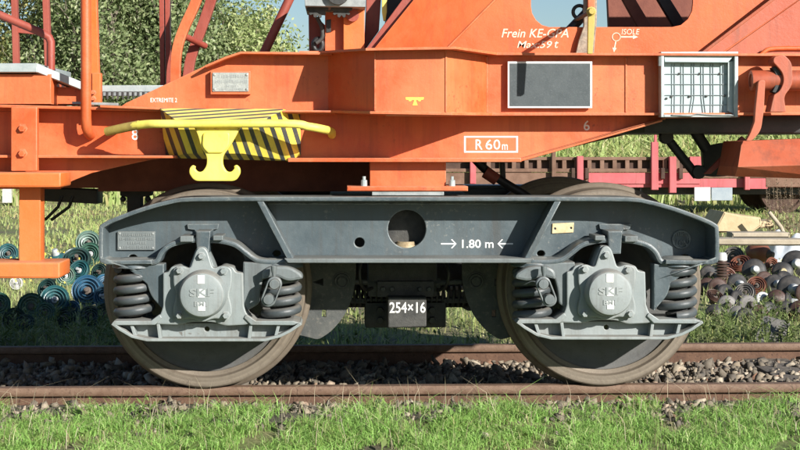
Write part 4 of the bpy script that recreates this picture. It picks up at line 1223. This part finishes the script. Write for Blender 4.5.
pin_me = lathe_mesh([(0, -.115), (.016, -.113), (.018, -.10), (.011, -.092), (.011, -.055), (.030, -.05), (.032, -.03), (0, -.03)], 16, 'Z')
knob_me = lathe_mesh([(0, -.080), (.030, -.078), (.042, -.066), (.045, -.05), (.045, -.03), (0, -.03)], 24, 'Z')
def insulator(label, group, px, py, rp, mat, pinm, face=(0, -1, .2), front='pin', lift=0.0, zsink=.92):
    s = max(40.0, (py + rp * zsink - HOR) / 1.246)
    Y = FPX / s + CAM.y
    c = P(px, py, Y)
    sc = rp / s / .125
    t = thing('insulator', label, 'insulator', c, group)
    d = Vector(face).normalized()
    t.rotation_euler = (d if front == 'cap' else -d).to_track_quat('Z', 'Y').to_euler()
    t.scale = (sc, sc, sc)
    for nm, me, m_ in (('shed_disc', shell_me, mat), ('metal_cap', cap_me, pinm), ('pin' if front == 'pin' else 'end_fitting', pin_me if front == 'pin' else knob_me, pinm)):
        me2 = me.copy()
        o = link(nm, me2, m_, t, 40, shift=False)
    return t
LG = 'glass insulators lying on the grass at left'
left = [
 ('teal glass insulator disc half hidden behind the ladder stile, left of it', 8, 254, 10, G_TEAL, PIND, (.2, -1, .25)),
 ('pale teal glass insulator lying dome up with a white tip, right of the ladder stile', 56, 255, 10.5, G_TEAL, PINM, (.2, .35, -1)),
 ('pale green ringed glass insulator at the top of the left heap beside the bogie', 88, 244, 12.5, G_PALE, PIND, (.25, -1, .3)),
 ('dark green ringed glass insulator against the bogie end, below the pale green one', 92, 254, 11.5, G_GREEN, PINM, (-.2, -1, .1)),
 ('wide dark green glass insulator tilted upward in the middle of the left heap', 77, 263, 14.5, G_DARK, PIND, (.1, -1, .8)),
 ('small green glass insulator just right of the lower ladder step', 65, 276, 10, G_GREEN, PINM, (.3, -1, .2)),
 ('teal glass insulator in the left heap, directly above the big blue one', 81, 272, 11, G_TEAL, PINM, (-.3, -1, .5)),
 ('brownish green glass insulator next to the bogie corner, above its left spring', 101, 273, 9, G_DARK, PIND, (-.4, -1, .4)),
 ('large blue ringed glass insulator facing the viewer, biggest in the left heap', 88, 291, 15.5, G_BLUE, PIND, (.05, -1, .18)),
 ('teal blue glass insulator left of the large blue one, second in the front row', 55, 301, 14.5, G_TEAL, PINM, (.15, -1, .35)),
 ('dark teal ringed glass insulator third from the bogie in the front row', 32, 307, 14, G_GREEN, PIND, (.1, -1, .1)),
 ('dark green glass insulator at the far left end of the front row', 13, 320, 12, G_DARK, PIND, (.5, -1, .2)),
 ('small deep blue glass insulator between the two front teal and blue discs', 75, 309, 9, G_BLUE, PIND, (-.5, -1, .0)),
 ('blue glass insulator half hidden by the bogie left spring', 106, 297, 11.5, G_BLUE, PINM, (-.5, -1, .3)),
 ('upper blue glass insulator touching the bogie corner above the half hidden one', 104, 284, 9, G_BLUE, PIND, (.5, -1, .6)),
 ('tiny white capped insulator under the lower ladder step', 17, 283, 6.5, C_WHITE, PINM, (0, -1, .1)),
 ('dark glass insulator in the weeds below the large blue one', 90, 318, 11, G_DARK, PIND, (.3, -1, .6)),
]
for l in left:
    insulator(l[0], LG, *l[1:])
RG = 'porcelain insulators heaped at right'
right = [
 ('dark olive insulator disc standing on edge behind the brown barrel', 735, 258, 11, C_GREY, PIND, (-.6, -1, .3), 'pin'),
 ('rusty red insulator dish tilted up, left of centre on the right heap', 741, 267, 12, C_RED, PIND, (-.4, -.5, .8), 'pin'),
 ('black insulator with bright blue grey end on top of the right heap', 755, 270, 12.5, C_BLACK, PINM, (-.1, -1, .25), 'cap'),
 ('black insulator with grey end closest to the bogie corner', 710, 275, 10, C_BLACK, PIND, (.1, -1, .1), 'cap'),
 ('brown insulator with grey end, second from the bogie in the upper row', 719, 288, 10.5, C_BROWN, PIND, (.05, -1, .1), 'cap'),
 ('black insulator with pale chipped end above the middle of the heap', 739, 284, 11, C_BLACK, PINM, (.2, -1, .15), 'cap'),
 ('dull grey ended insulator low at the left of the right heap', 728, 305, 10, C_GREY, PIND, (0, -1, .1), 'cap'),
 ('grey dusty insulator low in the middle, behind the weeds', 750, 305, 10.5, C_GREY, PIND, (.3, -1, .15), 'cap'),
 ('brown rimmed insulator beside the black one in mid heap', 757, 287, 10, C_RED, PIND, (-.3, -1, .5), 'pin'),
 ('black insulator with shiny white face right of mid heap', 777, 284, 11, C_BLACK, PINM, (.15, -1, .3), 'cap'),
 ('black insulator with a yellowish rim high in the right heap', 783, 272, 11, C_BLACK, BRASS, (-.2, -1, .2), 'cap'),
 ('large black insulator with silver end at the right edge', 793, 289, 15, C_BLACK, PINM, (.05, -1, .2), 'cap'),
 ('grey ended insulator low at the right, above the broken plank', 787, 311, 10.5, C_BLACK, PIND, (-.1, -1, .15), 'cap'),
 ('large dark insulator with white end, topmost at the right edge', 797, 264, 15, C_BLACK, C_WHITE, (-.15, -1, .2), 'cap'),
 ('small whitish insulator low in the gap before the shiny white face', 765, 299, 8.5, C_WHITE, PIND, (.3, -1, .4), 'cap'),
 ('brown insulator lying flat at the lower left of the right heap', 714, 299, 10, C_BROWN, PIND, (.3, -.6, .8), 'pin'),
 ('reddish insulator leaning at the right of the rusty dish', 769, 266, 9, C_RED, PIND, (.6, -1, .1), 'pin'),
 ('dark brown insulator tucked under the large silver ended one', 776, 299, 10, C_BROWN, PIND, (-.4, -1, .2), 'cap'),
 ('small black insulator between the two grey ended ones in the low row', 740, 298, 9, C_BLACK, PIND, (.4, -1, .3), 'cap'),
 ('dark insulator half sunk in the weeds at the foot of the right heap', 762, 313, 10, C_BROWN, PIND, (.1, -1, .4), 'cap'),
 ('black insulator lowest beside the bogie spring', 715, 313, 9.5, C_BLACK, PIND, (-.2, -1, .2), 'cap'),
]
for l in right:
    insulator(l[0], RG, *l[1:7], front=l[7])
more_right = [
 ('brown insulator wedged between the post insulator and the bogie end', 707, 287, 10, C_BROWN, PIND, (-.3, -1, .2), 'cap'),
 ('black insulator just below the post insulator foot', 728, 293, 10, C_BLACK, PIND, (.4, -1, .3), 'cap'),
 ('dusty grey insulator leaning below the rusty red dish', 746, 294, 10.5, C_GREY, PIND, (-.5, -1, .5), 'pin'),
 ('dark brown insulator between the mid heap black ones, capped in iron', 767, 281, 10.5, C_BROWN, PIND, (.3, -1, .2), 'cap'),
 ('black insulator under the topmost right edge one, half covered', 788, 280, 11, C_BLACK, PIND, (.5, -1, .4), 'cap'),
 ('brown insulator lowest at the right edge of the heap', 800, 311, 11.5, C_BROWN, PIND, (-.3, -1, .2), 'cap'),
 ('black insulator directly left of the broken plank', 748, 317, 10.5, C_BLACK, PIND, (.2, -1, .3), 'cap'),
 ('grey insulator in the low row next to the bogie spring', 738, 315, 9.5, C_GREY, PINM, (-.3, -1, .1), 'cap'),
 ('black insulator behind the weeds above the broken plank', 772, 312, 10.5, C_BLACK, PIND, (.5, -1, .1), 'cap'),
 ('brown insulator cut off by the right edge, mid height', 808, 294, 12, C_BROWN, PIND, (.2, -1, .2), 'cap'),
 ('small red brown insulator at the upper left by the bogie corner', 727, 277, 9, C_RED, PIND, (.5, -1, .5), 'pin'),
 ('dark insulator lying on its side below the large silver ended one', 792, 302, 10, C_BLACK, PINM, (1, -.5, .1), 'cap'),
]
for l in more_right:
    insulator(l[0], RG, *l[1:7], front=l[7])
more_left = [
 ('dark green insulator behind the lower ladder step, right end', 49, 290, 10.5, G_DARK, PIND, (-.4, -1, .5)),
 ('green insulator in the shade between the two front teal discs', 44, 314, 11, G_GREEN, PIND, (.4, -1, .5)),
 ('dark green insulator at the foot of the large blue one, left side', 67, 319, 11, G_DARK, PIND, (-.2, -1, .4)),
 ('very dark green insulator lowest beside the bogie left spring', 105, 315, 11, G_DARK, PIND, (.2, -1, .2)),
 ('green insulator at the left edge above the front row', -2, 305, 12, G_GREEN, PIND, (.3, -1, .3)),
 ('dark green insulator in the shade left of centre, lowest of the left heap', 25, 325, 10, G_DARK, PIND, (.1, -1, .6)),
]
for l in more_left:
    insulator(l[0], LG, *l[1:])
# ribbed post insulator standing upright, and the brown barrel
s_ = (287 - HOR) / 1.246; Yp = FPX / s_ + CAM.y; b_ = P(722, 287, Yp)
t = thing('post_insulator', 'upright ribbed brown post insulator with a white top beside the bogie end', 'insulator', b_)
pr = [(0, 0), (.055, 0)]
for k in range(8):
    z = .02 + .026 * k
    pr += [(.040, z), (.066, z + .008), (.066, z + .013), (.040, z + .022)]
link('ribbed_body', lathe_mesh(pr + [(.038, .24), (0, .24)], 28, 'Z'), C_BROWN, t, 30, shift=False)
link('white_top', lathe_mesh([(.04, .232), (.046, .238), (.042, .29), (.03, .305), (0, .308)], 24, 'Z'), C_WHITE, t, 40, shift=False)
s_ = 100.0; Yp = FPX / s_ + CAM.y
t = thing('barrel_insulator', 'rust brown barrel shaped insulator lying on top of the right heap', 'insulator', P(758, 252, Yp))
link('barrel_body', lathe_mesh([(0, -.12), (.035, -.12), (.05, -.11), (.08, -.09), (.098, -.04), (.10, .02), (.09, .08), (.06, .11), (0, .115)], 28, 'X'), C_RED, t, 40, shift=False)
link('iron_end', lathe_mesh([(0, .17), (.03, .17), (.034, .14), (.045, .12), (.045, .10), (0, .10)], 20, 'X'), PIND, t, 40, shift=False)
t.rotation_euler = (0, .15, -.7)
s_ = 96.0; Yp = FPX / s_ + CAM.y
t = thing('channel_iron', 'rusty red bent iron plate across the top of the right heap', 'scrap iron', P(748, 263, Yp))
link('iron_plate', poly_mesh([(0, 0, 0), (.32, .02, -.02), (.34, .1, .03), (.02, .1, .10), (0, 0, -.03), (.32, .02, -.05), (.34, .1, 0), (.02, .1, .07)], [(0, 1, 2, 3), (4, 5, 6, 7), (0, 1, 5, 4), (1, 2, 6, 5), (2, 3, 7, 6), (3, 0, 4, 7)]), C_RED, t, 0, shift=False)
PLANKM = rough_mat('grey_plank', (.10, .095, .085), (.18, .17, .155), 22, .9, 0, .5, 90)
Yp = 1.75
b_ = P(772, 334, Yp)
pk = box('broken_plank', (b_.x - .085, Yp - .12, -.13), (b_.x + .085, Yp + .12, -.105), PLANKM, None, .006)
pk.rotation_euler = (rad(38), rad(12), rad(-24))
pk.location.z = -.07
tag(pk, 'broken grey weathered plank end lying in the weeds before the right heap', 'plank')

# ================================================================== timber, boards and tarpaulin behind the right heap
TIMBER = rough_mat('fresh_sawn_timber', (.42, .31, .17), (.55, .43, .26), 6, .85, 0, .4, 40)
TIMBER2 = rough_mat('grey_sawn_timber', (.30, .25, .18), (.42, .36, .27), 6, .9, 0, .4, 40)
Yt = 9.0
wd_pts = [(716, 233), (716, 226), (724, 211.5), (740, 215), (761, 217.5), (762, 226), (752, 233)]
tag(plate('timber_wedge', rnd(wd_pts, .6), Yt, .7, TIMBER, None, bev=.02), 'tan sawn timber wedge with a slanting top beyond the right heap', 'timber')
tag(plate('timber_beam', rnd(rect(732, 232.5, 790, 238), .5), Yt - .9, .25, TIMBER2, None, bev=.015), 'long pale timber beam lying flat in front of the tan wedge', 'timber')
tag(plate('timber_beam', rnd([(700, 238.5), (815, 239.5), (815, 246), (700, 245.5)], .5), Yt - 1.9, .28, TIMBER2, None, bev=.015), 'lowest grey timber beam across the ground behind the right heap', 'timber')
tag(plate('timber_block', rnd([(752, 222), (772, 220), (775, 227), (756, 229)], .5), Yt + .9, .3, TIMBER, None, bev=.015), 'short yellow timber block right of the tan wedge', 'timber')
tag(tube('leaning_stake', [P(769, 212, Yt - .3), P(781, 227, Yt - .3), P(784, 234, Yt - .3)], .022, TIMBER2, None, 2), 'thin pale stake leaning by the white tarpaulin', 'stake')
TARP = rough_mat('white_tarpaulin', (.62, .66, .70), (.74, .77, .78), 8, .5, 0, .3, 20)
tx = np.linspace(GX(763, Yt), GX(830, Yt), 26); ty = np.linspace(Yt - .4, Yt + .7, 14)
def tz(x, y):
    u = (x - tx[0]) / (tx[-1] - tx[0]); v = (y - ty[0]) / (ty[-1] - ty[0])
    e = np.clip(np.minimum(u, 1 - u) * 6, 0, 1) * np.clip(np.minimum(v, 1 - v) * 4, 0, 1)
    return -.12 + e * (.20 + .07 * np.sin(x * 9 + y * 4) + .05 * np.sin(x * 21 - y * 13))
tp = grid_sheet('tarpaulin', tx, ty, tz, TARP)
tp.modifiers.new('thickness', 'SOLIDIFY').thickness = .004
tag(tp, 'crumpled white tarpaulin heap at the right edge beyond the insulators', 'tarpaulin')
cp = plate('concrete_post', rnd(rect(2, 186, 11, 203), .5), 24.0, .15, rough_mat('pale_concrete', (.45, .44, .40), (.55, .54, .5), 12, .9), None, bev=.01)
tag(cp, 'short pale concrete post in the meadow at the left edge', 'post')

# ================================================================== the red flat wagon on the next track
YR = 20.0
RW = paint('faded_red_paint', (.46, .075, .085), (.50, .16, .16), dirt=(.14, .06, .045), dirt_amt=.7, rough=.6)
RB = rough_mat('old_brown_boards', (.13, .07, .045), (.22, .13, .09), 4, .9, 0, .5, 20)
RD = rough_mat('dark_panel_boards', (.05, .028, .02), (.09, .05, .035), 5, .9, 0, .4, 20)
rw = thing('flat_wagon', 'faded red and brown low-sided wagon on the track behind', 'rail wagon', (GX(640, YR), YR + 1.2, ground_z(4, YR)))
def rp(name, o_, Y, t_, mat, bev=.01):
    return plate(name, o_, Y, t_, mat, rw, bev=bev)
rp('top_rail', rect(440, 157, 862, 160.2), YR, .12, RB)
rp('side_board', rect(440, 160, 862, 172), YR + .10, .06, RD)
rp('middle_rail', rect(440, 168.5, 862, 172.2), YR - .01, .12, RB)
for k in range(31):
    x = 474 + 12.6 * k
    rp('side_post', rect(x, 160, x + 4.2, 168.8), YR + .01, .1, RB)
rp('lower_board', rect(440, 172.4, 588, 186), YR + .02, .08, RB)
rp('lower_board', rect(588.4, 172.4, 700, 184), YR + .02, .08, RW)
rp('lower_board', rect(690, 156.5, 740, 169), YR - .03, .05, RW)
rp('lower_board', rect(700.5, 172, 862, 178), YR + .02, .08, RB)
rp('sole_bar', rect(440, 178.3, 862, 187.5), YR + .05, .12, RW)
rp('sole_bar_patch', rect(746, 178.4, 768, 189), YR + .02, .05, RW)
rp('sole_bar_patch', rect(766, 177, 806, 187), YR + .01, .05, RB)
for x0, x1, y0, y1, m_ in ((577, 583.5, 156, 184, RW), (651.5, 658.5, 142, 190, RW), (669.5, 676.5, 156.5, 193, RW), (551.8, 556, 150, 182, RB), (470, 476, 158, 184, RW), (745, 750, 155, 190, RW)):
    rp('stanchion', rnd(rect(x0, y0, x1, y1), .4), YR - .10, .10, m_)
for x in (573.5, 587, 663, 681):
    rp('hinge', rnd(rect(x - 2, 168, x + 2, 179), .4), YR - .06, .08, RD)
rp('stanchion', rect(654.2, 100, 657, 143), YR - .08, .05, RW)
rp('destination_board', rect(694.5, 187.3, 710.5, 201), YR - .12, .03, WHITE)
rp('destination_board', rect(711.5, 187.5, 732.5, 200.5), YR - .12, .03, rough_mat('blue_grey_board', (.24, .29, .33), (.32, .36, .38), 6, .7))
box('deck', (GX(440, YR), YR + .1, P(0, 172, YR).z), (GX(862, YR), YR + 2.5, P(0, 170, YR).z), RB, rw, .01)
box('underframe', (GX(440, YR), YR + .3, P(0, 196, YR).z), (GX(862, YR), YR + 2.2, P(0, 184, YR).z), BLACK, rw, .01)
for px in (520, 790):
    for yy in (YR + .5, YR + 2.0):
        q = P(px, 198, YR)
        link('wheel', lathe_mesh([(0, -.05), (.1, -.06), (.12, -.02), (.34, -.02), (.36, -.06), (.42, -.06), (.42, .06), (.0, .06)], 40, 'Y', (q.x, yy, .30)), RD, rw)
for x in (590, 640):
    rp('brake_rod', rect(x, 186, x + 2.5, 196), YR + .1, .05, BLACK)
for k, yy in enumerate((YR + .5, YR + 2.0)):
    tag(box('rail', (-25, yy - .03, -.15), (35, yy + .03, -.12), RAILM, None, .004), ('rusty rail under the near wheels of the red wagon', 'rusty rail under the far wheels of the red wagon')[k], 'rail')

# ================================================================== trees
BARK = rough_mat('grey_brown_bark', (.10, .085, .065), (.20, .17, .13), 8, .95, 0, .6, 40)
def tree(name, label, px, Y, h, spread, nleaf, stops, leaf=.10, base=.35, seed=1, upward=.5, group='trees beyond the tracks'):
    r = np.random.default_rng(seed)
    x = GX(px, Y); z0 = float(ground_z(x, Y))
    t = thing(name, label, 'tree', (x, Y, z0), group)
    segs, tips = [], []
    def grow(p, d, L, rad_, lvl):
        n = 4
        pts = [p]
        for k in range(n):
            d = (d + Vector(r.normal(0, .16, 3)) + Vector((0, 0, .05))).normalized()
            p = p + d * L / n
            pts.append(p)
        segs.append((pts, rad_, rad_ * .55))
        if lvl >= 2:
            tips.extend(pts[1:])
        if lvl < 3:
            for k in range(5 if lvl == 0 else 4):
                a = r.uniform(0, 2 * math.pi)
                out = Vector((math.cos(a), math.sin(a), r.uniform(.1, upward + .5))).normalized()
                q = pts[-1] if k == 0 else pts[int(r.integers(1, n + 1))]
                grow(q, (out * .75 + d * .5).normalized(), L * r.uniform(.55, .75), rad_ * .5, lvl + 1)
    grow(Vector((0, 0, -.2)), Vector((0, 0, 1)), h * .42, h * .018 + .03, 0)
    for k in range(5):
        a = r.uniform(0, 2 * math.pi)
        grow(Vector((0, 0, h * .08)), Vector((math.cos(a), math.sin(a), .7)).normalized(), h * .28, .04, 1)
    bm = bmesh.new()
    for pts, ra, rb in segs:
        prev = None
        for k, p in enumerate(pts):
            rr = ra + (rb - ra) * k / (len(pts) - 1)
            ring = [bm.verts.new(p + Vector((math.cos(a), math.sin(a), 0)) * rr) for a in np.linspace(0, 2 * math.pi, 5, endpoint=False)]
            if prev:
                for i in range(5):
                    bm.faces.new((prev[i], prev[(i + 1) % 5], ring[(i + 1) % 5], ring[i]))
            prev = ring
    me = bpy.data.meshes.new('trunk'); bm.to_mesh(me); bm.free()
    link('trunk', me, BARK, t, 60, shift=False)
    tp_ = np.array([list(p) for p in tips])
    s = spread / max(1e-3, np.abs(tp_[:, :2]).max())
    idx = r.integers(0, len(tp_), nleaf)
    cl = r.normal(0, 1, (len(tp_), 1)) * .16
    c = tp_[idx] + r.normal(0, .24, (nleaf, 3)) * (h / 7)
    c = c[c[:, 2] > .05]
    idx = idx[:len(c)]
    n = len(c)
    u = r.normal(size=(n, 3)); u /= np.linalg.norm(u, axis=1)[:, None]
    v = np.cross(u, r.normal(size=(n, 3))); v /= np.linalg.norm(v, axis=1)[:, None]
    L = leaf * r.uniform(.6, 1.3, (n, 1))
    V = np.stack([c - u * L, c + v * L * .45, c + u * L, c - v * L * .45], 1).reshape(-1, 3)
    i = np.arange(n)[:, None] * 4
    T = np.concatenate([i + np.array([[0, 1, 2]]), i + np.array([[0, 2, 3]])])
    tint = np.clip(.5 + cl[idx, 0] + r.normal(0, .16, n), 0, 1)
    link('crown', tri_mesh(V, T, np.repeat(tint, 4)), leaf_mat(name + '_leaves_%d' % seed, stops, .35), t, 0, shift=False)
YG = [(0, (.24, .25, .08)), (.4, (.40, .42, .15)), (.7, (.52, .50, .20)), (1, (.60, .46, .19))]
DG = [(0, (.09, .13, .05)), (.5, (.22, .28, .12)), (.85, (.38, .42, .22)), (1, (.55, .57, .40))]
LGc = [(0, (.18, .24, .08)), (.5, (.36, .43, .17)), (.85, (.50, .53, .26)), (1, (.60, .58, .32))]
tree('broadleaf_tree', 'yellowing tree behind the platform railing at the left edge', -25, 31, 8.5, 3, 26000, YG, .065, seed=2)
tree('broadleaf_tree', 'yellow-green tree filling the gap left of the tall orange handrail', 45, 33, 9.0, 3, 28000, YG, .065, seed=3)
tree('broadleaf_tree', 'dark green tree between the orange handrail and the twin red masts', 122, 31, 9, 3, 30000, DG, .07, seed=4)
tree('broadleaf_tree', 'dark grey-green tree right behind the twin red masts', 168, 33, 7.5, 3, 26000, DG, .07, seed=5)
tree('broadleaf_tree', 'light green tree behind the curved orange straps', 205, 31, 5.6, 2.4, 22000, LGc, .06, seed=6)
tree('broadleaf_tree', 'small pale green tree leaning at the diagonal stay tube, next to open sky', 245, 33, 4.4, 2, 16000, LGc, .06, seed=8)
tree('broadleaf_tree', 'dark tree far left behind the platform box, lowest of the row', 85, 29.5, 6.0, 2, 16000, DG, .065, seed=9)
